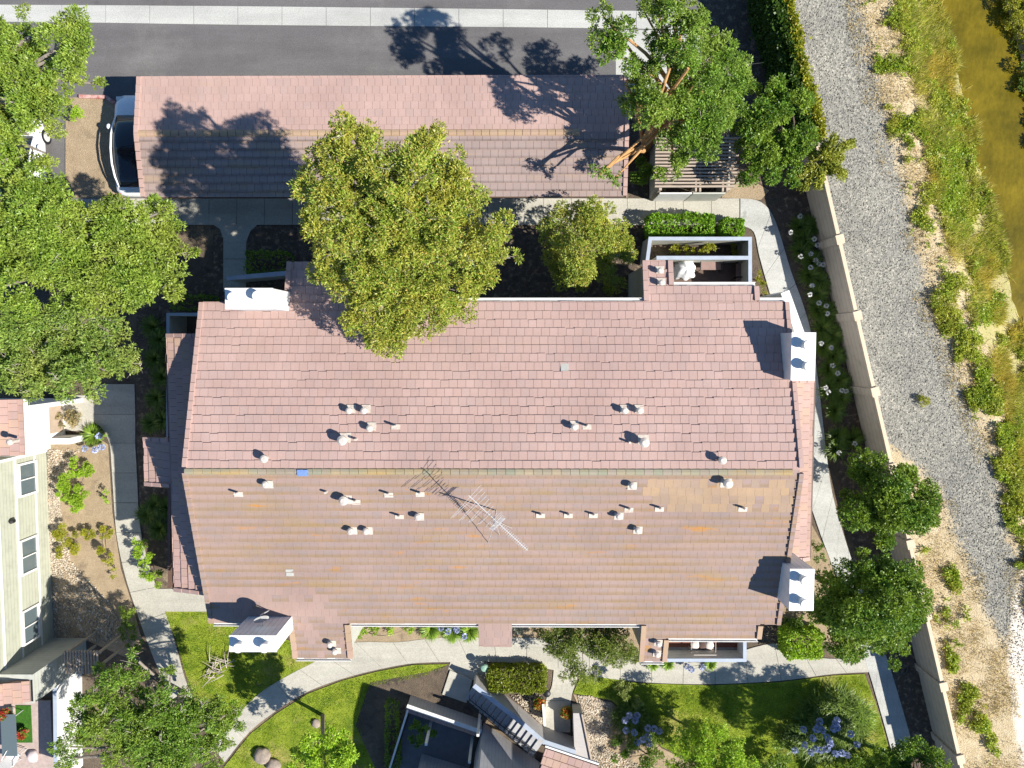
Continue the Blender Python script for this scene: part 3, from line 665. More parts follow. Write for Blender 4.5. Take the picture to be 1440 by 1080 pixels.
def pipe(px, py, side, plate=True, h=.42):
    f, n_ = (RN, NN) if side == 'N' else (RS, NS); base = f(px, py)
    mb = MB(); mb.tube([base - Vector((0, 0, .05)), base + Vector((0, 0, h))], .045, 10)
    v_ = mb.build('vent_pipe', MT['vent'], bld)
    if plate:
        Vv = Vector((0, -1, TS) if side == 'N' else (0, 1, TS)).normalized(); Nn = Vector((1, 0, 0)).cross(Vv); Nn = Nn if Nn.z > 0 else -Nn
        M = Matrix((Vector((1, 0, 0)), Vv, Nn)).transposed(); off = -.06 if side == 'S' else .08
        mb = MB(); mb.box(base + n_ * .072 + Vv * off, (.34, .2, .016), M=M); mb.build('flashing', MT['flash'], v_)
for a_ in ((490, 578), (511, 578), (519, 603), (879, 578), (900, 578), (808, 601)): vent(*a_, 'N', .95)
for a_ in ((480, 620), (907, 623)): vent(*a_, 'N', 1.35)
for a_ in ((370, 646), (1017, 648)): vent(*a_, 'N', 1.1, False)
for a_ in ((557, 598), (825, 598)): pipe(*a_, 'N')
for a_ in ((502, 617), (884, 621)): pipe(*a_, 'N', False, .34)
for a_ in ((372, 682), (587, 728), (492, 748), (514, 748), (871, 727), (898, 747), (890, 684)): vent(*a_, 'S', .95)
for a_ in ((482, 705), (1025, 681)): vent(*a_, 'S', 1.3)
for a_ in ((336, 692), (547, 693), (591, 692), (562, 724), (760, 722), (799, 722), (834, 722), (884, 714), (927, 713), (1044, 713), (501, 703)): pipe(*a_, 'S')
pipe(460, 691, 'S', False, .3)
for a_, s_ in (((929, 380), 'N'), ((931, 397), 'N'), ((927, 907), 'S'), ((925, 922), 'S'), ((463, 908), 'S'), ((470, 918), 'S')): vent(*a_, s_, .9)
# patched tiles
mb = MB()
for px, py, f, n_ in ((794, 517, RN, NN), (408, 804, RS, NS)):
    q = f(px, py); mb.box(q + n_ * .062, (.3, .32, .02), M=Matrix.Rotation(math.atan(TS) * (-1 if f is RN else 1), 3, 'X'))
mb.build('patched_tile', plain('pale_patch', (.42, .42, .38), .8), roof)
mb = MB(); q = RS(427, 662); mb.box((q.x, YR - .1, ZR + .125), (.42, .24, .02)); mb.build('blue_patch', plain('blue_patch', (.16, .26, .55), .6, .25, 12), roof)

# tv aerial
base = RS(697.5, 717); top = base + Vector((0, 0, 2.35))
an = thing('tv_aerial', 'long spiky metal television aerial on a mast near the ridge', 'aerial', base)
mb = MB(); mb.tube([base, top], .024, 8); mb.build('mast', MT['steel'], an)
e0, e1 = P(659, 696.5, top.z), P(742, 774, top.z - .05); bd = (e1 - e0).normalized(); pd = Vector((-bd.y, bd.x, 0)).normalized()
mb = MB(); mb.beam(e0, e1, .022, .022); mb.build('boom', MT['steel'], an)
el = MB(); Lb = (e1 - e0).length
for i in range(9):
    t = .02 + i * .048; q = e0 + bd * Lb * t; hl = (1.05 - .08 * i); sw = .25 * (-1 if i % 2 else 1)
    el.tube([q - pd * hl + bd * sw * .2, q + pd * hl * .55], .007, 5)
for i in range(16):
    q = e0 + bd * Lb * (.56 + i * .028); el.tube([q - pd * .10, q + pd * .10], .010, 5)
for s_ in (-1, 1):
    for i in range(5):
        q = e0 + bd * (Lb * .52) + Vector((0, 0, s_ * (.06 + .08 * i))) - bd * (.05 * i); el.tube([q - pd * .3, q + pd * .3], .008, 5)
el.build('elements', MT['steel'], an)
mb = MB(); mb.tube([top - Vector((0, 0, .55)), RS(687, 762) + Vector((0, 0, .1))], .012, 6); mb.tube([top - Vector((0, 0, .75)), RS(703, 752) + Vector((0, 0, .08))], .006, 5); mb.tube([top - Vector((0, 0, .75)), RS(720, 742) + Vector((0, 0, .08))], .006, 5); mb.build('stay', MT['steel'], an)

# satellite dish on the chimney
q = P(367, 869, 6.4)
ds = thing('satellite_dish', 'small grey satellite dish beside the lower left chimney', 'dish', q)
aim = (Vector((.35, -.75, .55))).normalized(); zq = Vector((0, 0, 1)).rotation_difference(aim).to_matrix()
mb = MB(); vs = []; fs = []
for i in range(6):
    r_ = .30 * i / 5
    for k in range(20):
        a_ = 2 * math.pi * k / 20; vs.append(q + zq @ Vector((r_ * math.cos(a_), r_ * math.sin(a_) * 1.08, .55 * r_ * r_)))
for i in range(5):
    for k in range(20): fs.append([i * 20 + k, i * 20 + (k + 1) % 20, (i + 1) * 20 + (k + 1) % 20, (i + 1) * 20 + k])
mb.add(vs, fs); o = mb.build('reflector', plain('dish_grey', (.42, .42, .42), .5), ds, smooth=True)
sol = o.modifiers.new('s', 'SOLIDIFY'); sol.thickness = .012
mb = MB(); mb.tube([q + zq @ Vector((0, -.3, .05)), q + zq @ Vector((0, -.18, .42)), q + zq @ Vector((0, -.02, .48))], .014, 6); mb.build('feed_arm', MT['steel'], ds)
mb = MB(); mb.tube([q + zq @ Vector((0, -.05, .46)), q + zq @ Vector((0, .05, .56))], .04, 10); mb.build('feed_horn', MT['white'], ds)
mb = MB(); mb.tube([q, q - zq @ Vector((0, 0, .12)), q + Vector((0, -.05, -.9))], .022, 8); mb.build('bracket', MT['steel'], ds)

# ------------------------------------------------------------------ carport
ZC, TC = 3.05, .16
cpx = [(X(196, 2.7, 187) + X(205, 2.6, 110)) / 2, X(877, 2.7, 190)]
CY = Y(187, ZC, 540); cn = Y(108, 2.6, 540); cs_ = Y(277, 2.6, 540)
cp = thing('carport', 'long carport with a pink tiled roof along the asphalt lane', 'carport', ((cpx[0] + cpx[1]) / 2, CY, 0))
t1, t2, dk = MB(), MB(), MB(); cc = math.hypot(1, TC)
dn_, ds_ = cn - CY, CY - cs_
O = Vector((cpx[0], cn, ZC - TC * dn_)); tile_plane(lambda p: t1, O, (1, 0, 0), (0, -1, TC), cpx[1] - cpx[0], dn_ * cc, expo=.345, jit=.004); slab_plane(dk, O, (1, 0, 0), (0, -1, TC), cpx[1] - cpx[0], dn_ * cc)
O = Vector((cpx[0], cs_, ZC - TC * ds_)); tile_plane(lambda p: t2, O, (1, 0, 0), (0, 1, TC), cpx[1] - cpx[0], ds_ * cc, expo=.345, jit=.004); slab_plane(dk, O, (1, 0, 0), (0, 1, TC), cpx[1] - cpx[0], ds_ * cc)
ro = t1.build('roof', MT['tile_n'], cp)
t2.build('shaded_slope', tilemat('carport_south_tile', [(.30, .235, .215), (.335, .258, .234), (.31, .243, .224), (.345, .268, .244)], [((.40, .28, .15), 1.2, .5, .52, .66)], band=(1.0127 / .345, .68, .8, (.12, .085, .075))), ro); dk.build('roof_deck', MT['brown'], ro)  # dark band paints the shade of the gap under each course
rc = MB(); n = int((cpx[1] - cpx[0]) / .35); xend = X(806, ZC, 187)
for i in range(n):
    x0 = cpx[0] + i * .35
    if x0 > xend: break
    prof = [(-.17, -.03), (-.11, .07), (0, .095), (.11, .07), (.17, -.03)]
    rc.add([(x0 + .01, CY + a_, ZC + z_) for a_, z_ in prof] + [(x0 + .34, CY + a_, ZC + z_ + .018) for a_, z_ in prof], [[j, j + 1, 6 + j, 5 + j] for j in range(4)] + [[0, 1, 2, 3, 4], [9, 8, 7, 6, 5]])
rc.build('ridge_cap', MT['ridge_p'], ro)
for x in (cpx[0] - .08, cpx[1] + .08):
    rk = MB()
    for s_, dd in ((1, dn_), (-1, ds_)):
        n = int(dd / .345)
        for i in range(n):
            a_, b_ = dd * i / n, dd * (i + .95) / n; rk.beam((x, CY + s_ * a_, ZC - TC * a_ + .03), (x, CY + s_ * b_, ZC - TC * b_ + .055), .18, .14)
    rk.build('rake_trim', MT['tile_n'], ro)
for i in range(9):
    x = cpx[0] + .25 + (cpx[1] - cpx[0] - .5) * i / 8; mb = MB(); mb.box((x, cs_ + .9, 1.25), (.14, .14, 2.5)); mb.box((x, cn - 1.1, 1.25), (.14, .14, 2.5))
    mb.build('post', MT['brown'], cp)
mb = MB()
for y in (cs_ + .9, cn - 1.1): mb.beam((cpx[0] + .1, y, 2.52), (cpx[1] - .1, y, 2.52), .14, .22)
for i in range(9):
    x = cpx[0] + .25 + (cpx[1] - cpx[0] - .5) * i / 8; mb.beam((x, cs_ + .3, 2.36), (x, cn - .3, 2.36), .1, .09)
mb.build('beam', MT['brown'], cp)
mb = MB(); mb.beam((cpx[0] - .08, cs_ - .02, ZC - TC * ds_ - .07), (cpx[1] + .08, cs_ - .02, ZC - TC * ds_ - .07), .03, .14); mb.beam((cpx[0] - .08, cn + .02, ZC - TC * dn_ - .07), (cpx[1] + .08, cn + .02, ZC - TC * dn_ - .07), .03, .14); mb.build('fascia', MT['brown'], cp)

# ------------------------------------------------------------------ cars
def loft(secs, n):
    vs = [v for s in secs for v in s]; fs = []
    for i in range(len(secs) - 1):
        for k in range(n): fs.append([i * n + k, i * n + (k + 1) % n, (i + 1) * n + (k + 1) % n, (i + 1) * n + k])
    fs.append(list(range(n))[::-1]); fs.append([(len(secs) - 1) * n + k for k in range(n)]); return vs, fs
def sect(y, hw, z0, z1, n=16, p=3.4):
    o = []
    for k in range(n):
        a = 2 * math.pi * (k + .5) / n; c, s = math.cos(a), math.sin(a)
        o.append(Vector((hw * math.copysign(abs(c) ** (2 / p), c), y, (z0 + z1) / 2 + (z1 - z0) / 2 * math.copysign(abs(s) ** (2 / p), s))))
    return o
def make_car(label, loc, rz, paint, group=None):
    t = thing('parked_car', label, 'car', loc, group); R = Matrix.Rotation(rz, 3, 'Z'); L0 = Vector(loc)
    def put(vs): return [L0 + R @ v for v in vs]
    prof = [(-2.28, .55, .42, .62), (-2.22, .78, .30, .80), (-2.05, .88, .22, .98), (-1.5, .915, .2, 1.03), (-.6, .925, .2, 1.0), (.4, .925, .2, .97), (1.2, .915, .2, .93), (1.8, .89, .22, .84), (2.15, .80, .26, .72), (2.30, .60, .36, .60)]
    vs, fs = loft([sect(y, hw, a, b) for y, hw, a, b in prof], 16); mb = MB(); mb.add(put(vs), fs); body = mb.build('body', paint, t, smooth=True)
    prof = [(-1.95, .60, .9, 1.0), (-1.5, .70, .9, 1.20), (-.9, .735, .9, 1.38), (-.2, .745, .9, 1.43), (.35, .735, .9, 1.36), (.85, .71, .88, 1.16), (1.3, .68, .86, .94)]
    vs, fs = loft([sect(y, hw, a, b, 16, 3.0) for y, hw, a, b in prof], 16); mb = MB(); mb.add(put(vs), fs); mb.build('glasshouse', MT['glass'], t, smooth=True)
    mb = MB()
    for s in (-1, 1):
        mb.tube(put([Vector((s * .70, 1.25, .93)), Vector((s * .735, .85, 1.12)), Vector((s * .74, .35, 1.30)), Vector((s * .75, -.3, 1.365)), Vector((s * .74, -.95, 1.32)), Vector((s * .71, -1.5, 1.16)), Vector((s * .62, -1.95, .99))]), [.035, .04, .045, .045, .045, .045, .03], 8)
    mb.build('roof_rail', paint, t, smooth=True)
    for sx in (-1, 1):
        for y in (-1.4, 1.42):
            mb = MB(); mb.tube(put([Vector((sx * .70, y, .34)), Vector((sx * .93, y, .34))]), .34, 20); wh = mb.build('wheel', MT['black'], t)
            mb = MB(); mb.tube(put([Vector((sx * .925, y, .34)), Vector((sx * .94, y, .34))]), .22, 14); mb.build('rim', MT['steel'], wh)
        mb = MB(); vs, fs = loft([sect(y, hw, a, b, 8, 2.5) for y, hw, a, b in ((.66, .04, .96, 1.04), (.74, .1, .92, 1.08), (.84, .09, .93, 1.07), (.9, .04, .97, 1.03))], 8)
        mb.add(put([v + Vector((sx * 1.0, 0, 0)) for v in vs]), fs); mb.build('mirror', paint, t, smooth=True)
        mb = MB(); mb.box(L0 + R @ Vector((sx * .62, 2.13, .66)), (.34, .18, .10), M=R); mb.build('headlight', MT['white'], t, bevel=.03)
        mb = MB(); mb.box(L0 + R @ Vector((sx * .62, -2.17, .74)), (.30, .08, .05), M=R); mb.build('tail_light', plain('red_lens', (.4, .02, .02), .3), t, bevel=.03)
    mb = MB(); mb.tube(put([Vector((-.6, -1.9, 1.005)), Vector((.6, -1.9, 1.005))]), .02, 6); mb.build('trim', MT['black'], t)
    return t
paint = plain('white_car_paint', (.80, .81, .83), .25, .02, 1)
q = P(186, 203, .9); make_car('white car with a dark glass roof parked at the open end of the carport', (q.x, q.y, 0), 0, paint)
q = P(28, 232, .9); make_car('white car mostly hidden under the bright green tree at the upper left', (q.x, q.y, 0), 0, paint)

# ------------------------------------------------------------------ bin enclosure with slatted top
a_, b_ = P(930, 195, 2.2), P(1026, 265, 2.2)
en = thing('bin_enclosure', 'walled bin enclosure with pale gates under a slatted timber top', 'enclosure', ((a_.x + b_.x) / 2, (a_.y + b_.y) / 2, 0))
mb = MB(); mb.bb(a_.x - .1, a_.x, b_.y, a_.y, 0, 1.9); mb.bb(b_.x, b_.x + .1, b_.y, a_.y, 0, 1.9); mb.bb(a_.x, b_.x, a_.y, a_.y + .1, 0, 1.895); mb.build('wall', MT['wall'], en)
n = 15
for i in range(n):
    y = b_.y + .05 + (a_.y - b_.y - .1) * i / (n - 1); mb = MB(); mb.bb(a_.x - .3, b_.x + .3 + rng.uniform(-.15, .15), y - .035, y + .035, 2.3, 2.44); mb.build('slat', MT['wood'], en)
for px in (979, 985, 1017, 1023):
    x = X(px, 2.25, 230); mb = MB(); mb.bb(x - .04, x + .04, b_.y - .15, a_.y + .15, 2.16, 2.3); mb.build('beam', MT['wood'], en)
for x in (a_.x, (a_.x + b_.x) / 2, b_.x):
    mb = MB(); mb.bb(x - .06, x + .06, b_.y - .06, b_.y + .06, 0, 2.158); mb.bb(x - .06, x + .06, a_.y - .16, a_.y - .04, 0, 2.158); mb.build('post', MT['wood'], en)
mid = (a_.x + b_.x) / 2
for (xa, xb, mt) in ((a_.x + .05, mid - .03, MT['white_side']), (mid + .03, b_.x - .05, MT['wall'])):
    mb = MB(); mb.bb(xa, xb, b_.y - .14, b_.y - .08, .08, 1.75); mb.build('gate', mt, en)

# ------------------------------------------------------------------ foliage tools
LS, DSC = .72, 1.75              # leaf size and leaf number of every crown
def unit(v): return v / np.maximum(1e-6, np.linalg.norm(v, axis=-1, keepdims=True))
def leaf_quads(base, d, nrm, L, W):
    """rhombic leaves: base point, direction, face normal"""
    side = unit(np.cross(d, nrm)); L = np.asarray(L).reshape(-1, 1); W = np.asarray(W).reshape(-1, 1)
    m = base + d * L * .5 + nrm * L * .06
    V = np.stack([base, m - side * W * .5, base + d * L, m + side * W * .5], 1).reshape(-1, 3)
    Q = np.arange(len(base) * 4).reshape(-1, 4); return V, Q
def sprig_points(blobs, n_each, upbias=.35, shell=.55):
    c, o = [], []
    for (p, r, rz), n in zip(blobs, n_each):
        v = unit(rng.normal(size=(n, 3))); v[:, 2] = np.where(v[:, 2] < -.35, -v[:, 2], v[:, 2])
        rad = r * (shell + (1 - shell) * rng.random((n, 1)) ** .6)
        q = v * rad; q[:, 2] *= rz / r
        c.append(np.array(p)[None] + q); o.append(unit(v + np.array([0, 0, upbias])))
    return np.concatenate(c), np.concatenate(o)
def sprig_mesh(pts, out, L, W, k=6, spread=.9, step=.45):
    n = len(pts); B, D, N = [], [], []
    for i in range(k):
        d = unit(out + rng.normal(size=(n, 3)) * spread); nr = unit(rng.normal(size=(n, 3)) * .55 + np.array([0, 0, 1.0]) + out * .4)
        nr = unit(nr - d * (nr * d).sum(1, keepdims=True)); B.append(pts + out * (L * step * (i / k - .5)) + rng.normal(size=(n, 3)) * L * .25); D.append(d); N.append(nr)
    B, D, N = map(np.concatenate, (B, D, N)); s = rng.uniform(.7, 1.25, len(B))
    return leaf_quads(B, D, N, L * s, W * s)
def sprigs(name, blobs, n, mat, L, W, parent, k=6, up=.35, shell=.5, spread=.9):
    bl = [(np.array(p), r, rz) for p, r, rz in blobs]; w = np.array([b[1] ** 2 for b in bl]); ne = np.maximum(4, (n * w / w.sum()).astype(int))
    p, o = sprig_points(bl, ne, up, shell); V, Q = sprig_mesh(p, o, L, W, k, spread); return mesh_np(name, V, Q, mat, parent)
def subclumps(blobs, dens=1.0, rmin=.26, rmax=.46):
    out = []
    for p, r, rz in blobs:
        n = max(5, int(9 * r ** 1.25 * dens))
        for i in range(n):
            v = rng.normal(size=3); v /= np.linalg.norm(v)
            if v[2] < -.3: v[2] = -v[2]
            q = np.array(p) + v * np.array([r, r, rz]) * rng.uniform(.5, 1.02); rr = min(r * rng.uniform(rmin, rmax), 1.2)
            out.append((q, rr, rr * .75))
    return out
def bent(a, b, n=5, amp=.12):
    a, b = Vector(a), Vector(b); L = (b - a).length; pts = []
    o1 = Vector(rng.normal(size=3)) * amp * L
    for i in range(n + 1):
        t = i / n; pts.append(a.lerp(b, t) + o1 * math.sin(math.pi * t) * .5 + Vector((0, 0, .15 * L * math.sin(math.pi * t))))
    return pts
def tree(name, label, cat, base, blobs, leaf, L=.17, W=.06, dens=30, k=6, trunk=.16, bark='barkg', subd=1.0, group=None, twigs=0, limbs=None, up=.35, spread=.9, rsub=(.26, .46), lean=None, nlimb=9):
    """base: photo point on the ground; blobs: (px, py, radius in photo pixels, height, vertical ratio)"""
    b = P(*base, 0) if len(base) == 2 else Vector(base); t = thing(name, label, cat, b, group)
    bl = []
    for px, py, rp, z, *r in blobs:
        c = P(px, py, z); R_ = rp * (H - z) / F; bl.append((np.array(c), R_, R_ * (r[0] if r else .75)))
    sub = subclumps(bl, subd, *rsub) if subd else bl
    L *= LS; W *= LS; area = sum(4 * math.pi * r ** 2 for _, r, _ in sub); n = int(dens * DSC * area)
    tip = bl[int(np.argmax([x[1] for x in bl]))]; top = Vector(tip[0]) + Vector((0, 0, tip[2] * .3))
    mb = MB(); pts = bent(b - Vector((0, 0, .1)), top, 6, .06); mb.tube(pts, [trunk * (1 - .8 * i / 6) for i in range(7)], 8)
    for c, r, rz in bl:
        if (Vector(c) - top).length > .8: s_ = pts[2].lerp(pts[4], rng.random()); q = bent(s_, Vector(c), 5, .08); mb.tube(q, [trunk * .55 * (1 - .75 * i / 5) for i in range(6)], 6)
    for i in rng.permutation(len(sub))[:nlimb]:
        c, r, rz = sub[i]; near = min(bl, key=lambda x_: np.linalg.norm(x_[0] - c)); s_ = Vector(near[0]) - Vector((0, 0, near[2] * .3)); q = bent(s_, Vector(c), 4, .1); mb.tube(q, [trunk * .28 * (1 - .7 * j / 4) for j in range(5)], 5)
    for lm in (limbs or []):
        q = [P(*a_) for a_ in lm[0]]; mb.tube(q, [lm[1] * (1 - .5 * j / max(1, len(q) - 1)) for j in range(len(q))], 7)
    mb.build('trunk', MT[bark], t)
    sprigs('crown', sub, n, leaf, L, W, t, k, up, .45, spread)
    if twigs:
        tw = MB()
        for i in range(twigs):
            c, r, rz = sub[rng.integers(len(sub))]; d_ = rng.normal(size=3); d_[2] = abs(d_[2]) + .4; d_ /= np.linalg.norm(d_); s_ = Vector(c) ; e_ = s_ + Vector(d_) * (r * 1.15)
            tw.tube([s_, s_.lerp(e_, .5) + Vector(rng.normal(size=3)) * .06, e_], [.022, .015, .005], 4)
            for j in range(4):
                f0 = s_.lerp(e_, rng.uniform(.4, .95)); tw.tube([f0, f0 + Vector(rng.normal(size=3)) * .16 + Vector((0, 0, .08))], [.009, .003], 4)
        tag(tw.build('dead_twigs', MT['twig'], t), kind='stuff')
    return t
def fill(poly, sp, rp, zf, holes=()):
    """crown lumps over a photo outline: (px, py, radius, height) on a jittered grid"""
    xs_, ys_ = zip(*poly); o = []
    for j, y in enumerate(np.arange(min(ys_), max(ys_) + 1, sp * .87)):
        for x in np.arange(min(xs_) + (sp / 2 if j % 2 else 0), max(xs_) + 1, sp):
            a, b = x + rng.uniform(-.3, .3) * sp, y + rng.uniform(-.3, .3) * sp
            if inpoly(np.array([a]), np.array([b]), poly)[0] and all(math.hypot(a - hx, b - hy) > rp * .5 for hx, hy in holes): o.append((a, b, rp * rng.uniform(.75, 1.2), zf(a, b) + rng.uniform(-.5, .5)))
    return o
def inpoly(x, y, poly):
    r = np.zeros(len(x), bool); n = len(poly)
    for i in range(n):
        (x1, y1), (x2, y2) = poly[i], poly[(i + 1) % n]; c = ((y1 > y) != (y2 > y)) & (x < (x2 - x1) * (y - y1) / (y2 - y1 + 1e-9) + x1); r ^= c
    return r
def hedge(name, label, cat, px4, z, leaf, dens=150, L=.085, W=.055, group=None, rnd=.12):
    """a clipped box of leaves: px4 = (x0, y0, x1, y1) of its top in the photo"""
    a, b = P(px4[0], px4[1], z), P(px4[2], px4[3], z); x0, x1, y0, y1 = a.x, b.x, b.y, a.y
    t = thing(name, label, cat, ((x0 + x1) / 2, (y0 + y1) / 2, 0), group); A = [(x1 - x0) * (y1 - y0), (x1 - x0) * z, (x1 - x0) * z, (y1 - y0) * z, (y1 - y0) * z]
    P_, O_ = [], []
    for i, ar in enumerate(A):
        n = int(dens * ar) + 6; u, v = rng.random(n), rng.random(n); dp = rng.random(n) * .10
        if i == 0: p = np.stack([x0 + u * (x1 - x0), y0 + v * (y1 - y0), z - dp], 1); o = np.tile([0, 0, 1.], (n, 1))
        elif i == 1: p = np.stack([x0 + u * (x1 - x0), y0 + dp, v * z], 1); o = np.tile([0, -1., .3], (n, 1))
        elif i == 2: p = np.stack([x0 + u * (x1 - x0), y1 - dp, v * z], 1); o = np.tile([0, 1., .3], (n, 1))
        elif i == 3: p = np.stack([x0 + dp, y0 + u * (y1 - y0), v * z], 1); o = np.tile([-1., 0, .3], (n, 1))
        else: p = np.stack([x1 - dp, y0 + u * (y1 - y0), v * z], 1); o = np.tile([1., 0, .3], (n, 1))
        # round the corners and make the faces uneven
        c = np.array([(x0 + x1) / 2, (y0 + y1) / 2, z / 2]); h_ = np.array([(x1 - x0) / 2, (y1 - y0) / 2, z / 2]); q = np.abs(p - c) / h_
        near = np.sort(q, 1)[:, 1]; p = p - (p - c) / np.linalg.norm(p - c, axis=1, keepdims=True) * (np.clip(near - .72, 0, 1) / .28 * rnd)[:, None]
        p += o * ((vnoise(p[:, 0] * 2.2 + 50, p[:, 1] * 2.2 + p[:, 2] * 1.7 + 50, 9) - .5) * .22)[:, None]
        P_.append(p); O_.append(unit(o))
    V, Q = sprig_mesh(np.concatenate(P_), np.concatenate(O_), L, W, 6, .85); mesh_np('foliage', V, Q, leaf, t)
    mb = MB(); n = max(2, int((x1 - x0) / .5))
    for i in range(n):
        x = x0 + (x1 - x0) * (i + .5) / n; mb.tube([(x, (y0 + y1) / 2, 0), (x, (y0 + y1) / 2, z * .45), (x + .12, (y0 + y1) / 2 + .1, z * .8)], [.03, .025, .01], 5)
        mb.tube([(x, (y0 + y1) / 2, z * .3), (x - .1, (y0 + y1) / 2 - .15, z * .75)], [.02, .008], 5)
    mb.build('stems', MT['barkd'], t); return t
def shrub(label, px, py, rp, z, leaf, name='shrub', cat='shrub', L=.10, W=.045, dens=50, group=None, blobs=None, k=6, up=.4):
    bl = [(px, py, rp, z * .5, min(.95, z * .55 / (rp * H / F)))] if blobs is None else blobs
    return tree(name, label, cat, (px, py), bl, leaf, L, W, dens * 1.25, k, .035, 'barkd', .9, group, nlimb=4, up=up)
def strap_mesh(c, n, Lr, lean, W=.04, seg=4, sprd=0.):
    """arching strap leaves from one centre"""
    a = rng.uniform(0, 2 * math.pi, n); L = rng.uniform(.65, 1.1, n) * Lr; l0 = rng.uniform(.25, 1.0, n) * lean
    Vs, Qs = [], []; dirx = np.stack([np.cos(a), np.sin(a), np.zeros(n)], 1); side = np.stack([-np.sin(a), np.cos(a), np.zeros(n)], 1)
    r0 = np.sqrt(rng.random(n))[:, None] * (Lr * .12); a2 = rng.uniform(0, 2 * math.pi, n); p = np.asarray(c)[None] + dirx * r0 + np.stack([np.cos(a2), np.sin(a2), a2 * 0], 1) * (np.sqrt(rng.random(n)) * sprd)[:, None]; rows = []
    for i in range(seg + 1):
        w = W * (1 - (i / seg) ** 2 * .85) * .5; rows.append((p - side * w, p + side * w)); an = l0 + (i / seg) * (1.25 + .5 * l0)
        p = p + (dirx * np.sin(an)[:, None] + np.array([0, 0, 1.]) * np.cos(an)[:, None]) * (L / seg)[:, None]
    V = np.stack([np.stack(r, 1) for r in rows], 1).reshape(n, -1, 3); V[..., 2] = np.maximum(V[..., 2], np.asarray(c)[2] + .015)
    q = np.array([[2 * i, 2 * i + 1, 2 * i + 3, 2 * i + 2] for i in range(seg)]); Q = (np.arange(n)[:, None, None] * (2 * (seg + 1)) + q[None]).reshape(-1, 4)
    return V.reshape(-1, 3), Q
def flower_head(c, r, n=46):
    v = unit(rng.normal(size=(n, 3))); p = np.asarray(c)[None] + v * r * .45; nr = unit(np.cross(v, rng.normal(size=(n, 3))))
    return leaf_quads(p, v, nr, np.full(n, r * .7), np.full(n, r * .62))
def agapanthus(px, py, label, r=.42, nf=2, leaf='aga', flower='whitefl', group=None, heads=None, n=90, hz=.8, fr=.115, sprd=0.):
    q = P(px, py, .3); q.z = 0; t = thing('agapanthus_clump', label, 'plant', q, group)
    V, Q = strap_mesh(q + Vector((0, 0, .02)), int(n * 2.4), r * 1.6, .85, .05, 4, sprd); mesh_np('leaves', V, Q, MT[leaf], t)
    spots = [P(a, b, hz) for a, b in heads] if heads is not None else [q + Vector((rng.uniform(-.6, .6) * r, rng.uniform(-.6, .6) * r, hz + rng.uniform(-.08, .1))) for _ in range(nf)]
    for s in spots:
        st = MB(); st.tube([q + (s - q) * .25 * Vector((1, 1, 0)).length * 0 + Vector((0, 0, .03)), q.lerp(s, .6) + Vector((0, 0, .08)), s], [.012, .01, .008], 5); so_ = st.build('stalk', MT['stalk'], t)
        V, Q = flower_head(s, fr if flower == 'whitefl' else fr * 1.35, 46 if flower == 'whitefl' else 70); mesh_np('flower_head', V, Q, MT[flower], so_)
    return t
MT['stalk'] = plain('stalk_green', (.12, .20, .05), .6)

# ------------------------------------------------------------------ west house (left edge)
def PX_(px, py, xw):                        # photo ray meets the plane x = xw
    d_ = ray(px, py); t = xw / d_.x; return CAMP + d_ * t
xw = X(70, 0, 750); yN, yS = Y(632, 0, 70), Y(900, 0, 70)
wh = thing('green_house', 'pale green two storey house with white trimmed windows at the left edge', 'house', (xw - 5, (yN + yS) / 2, 0))
mb = MB(); mb.bb(xw - 11, xw, yS - .6, yN, 0, 5.3); mb.build('wall', MT['wall_green'], wh)
tr = []
for (ax, ay, bx, by) in ((24.5, 647, 51, 699), (27, 753, 53, 808), (30, 851, 55, 905)):
    a_, b_ = PX_(ax, (ay + by) / 2, xw), PX_(bx, (ay + by) / 2, xw); c1, c2 = PX_((ax + bx) / 2, ay + 2, xw), PX_((ax + bx) / 2, by - 2, xw)
    window(wh, (xw, (c1.y + c2.y) / 2, (a_.z + b_.z) / 2), abs(c1.y - c2.y) - .12, abs(a_.z - b_.z) - .12, 'y', 1); tr.append((a_.z, b_.z))
mb = MB()
for z in (tr[1][0] + .04, tr[1][1] - .04): mb.bb(xw + .001, xw + .022, yS + .1, yN - .1, z - .05, z + .05)
for y in (yS + .05, yN - .06): mb.bb(xw + .001, xw + .03, y - .06, y + .06, 0, 5.2)
mb.bb(xw + .001, xw + .024, yS + .12, yN - .12, PX_(1, 800, xw).z - .06, PX_(1, 800, xw).z + .06); mb.build('trim', MT['white'], wh)
q = PX_(14, 733, xw); mb = MB(); mb.lathe((q.x + .1, q.y, q.z - .15), [(.07, 0), (.1, .05), (.1, .25), (.04, .32)], 10); mb.bb(q.x, q.x + .09, q.y - .05, q.y + .05, q.z - .02, q.z + .06); mb.build('wall_lamp', MT['black'], wh)
# its roof, ridge along y, mostly outside the frame
def xroof(parent, x_eave, y0_, y1_, z, run, mat, name='roof'):
    m_, d_ = MB(), MB(); Vv = Vector((-1, 0, .3)); tile_plane(lambda p: m_, (x_eave, y0_, z), (0, 1, 0), Vv, y1_ - y0_, run * math.hypot(1, .3), jit=.004); slab_plane(d_, (x_eave, y0_, z), (0, 1, 0), Vv, y1_ - y0_, run * math.hypot(1, .3))
    o = m_.build(name, mat, parent); d_.build('roof_deck', MT['brown'], o); return o
xroof(wh, xw + .45, yS - .8, yN, 5.2, 5.8, MT['tile_skirt'])
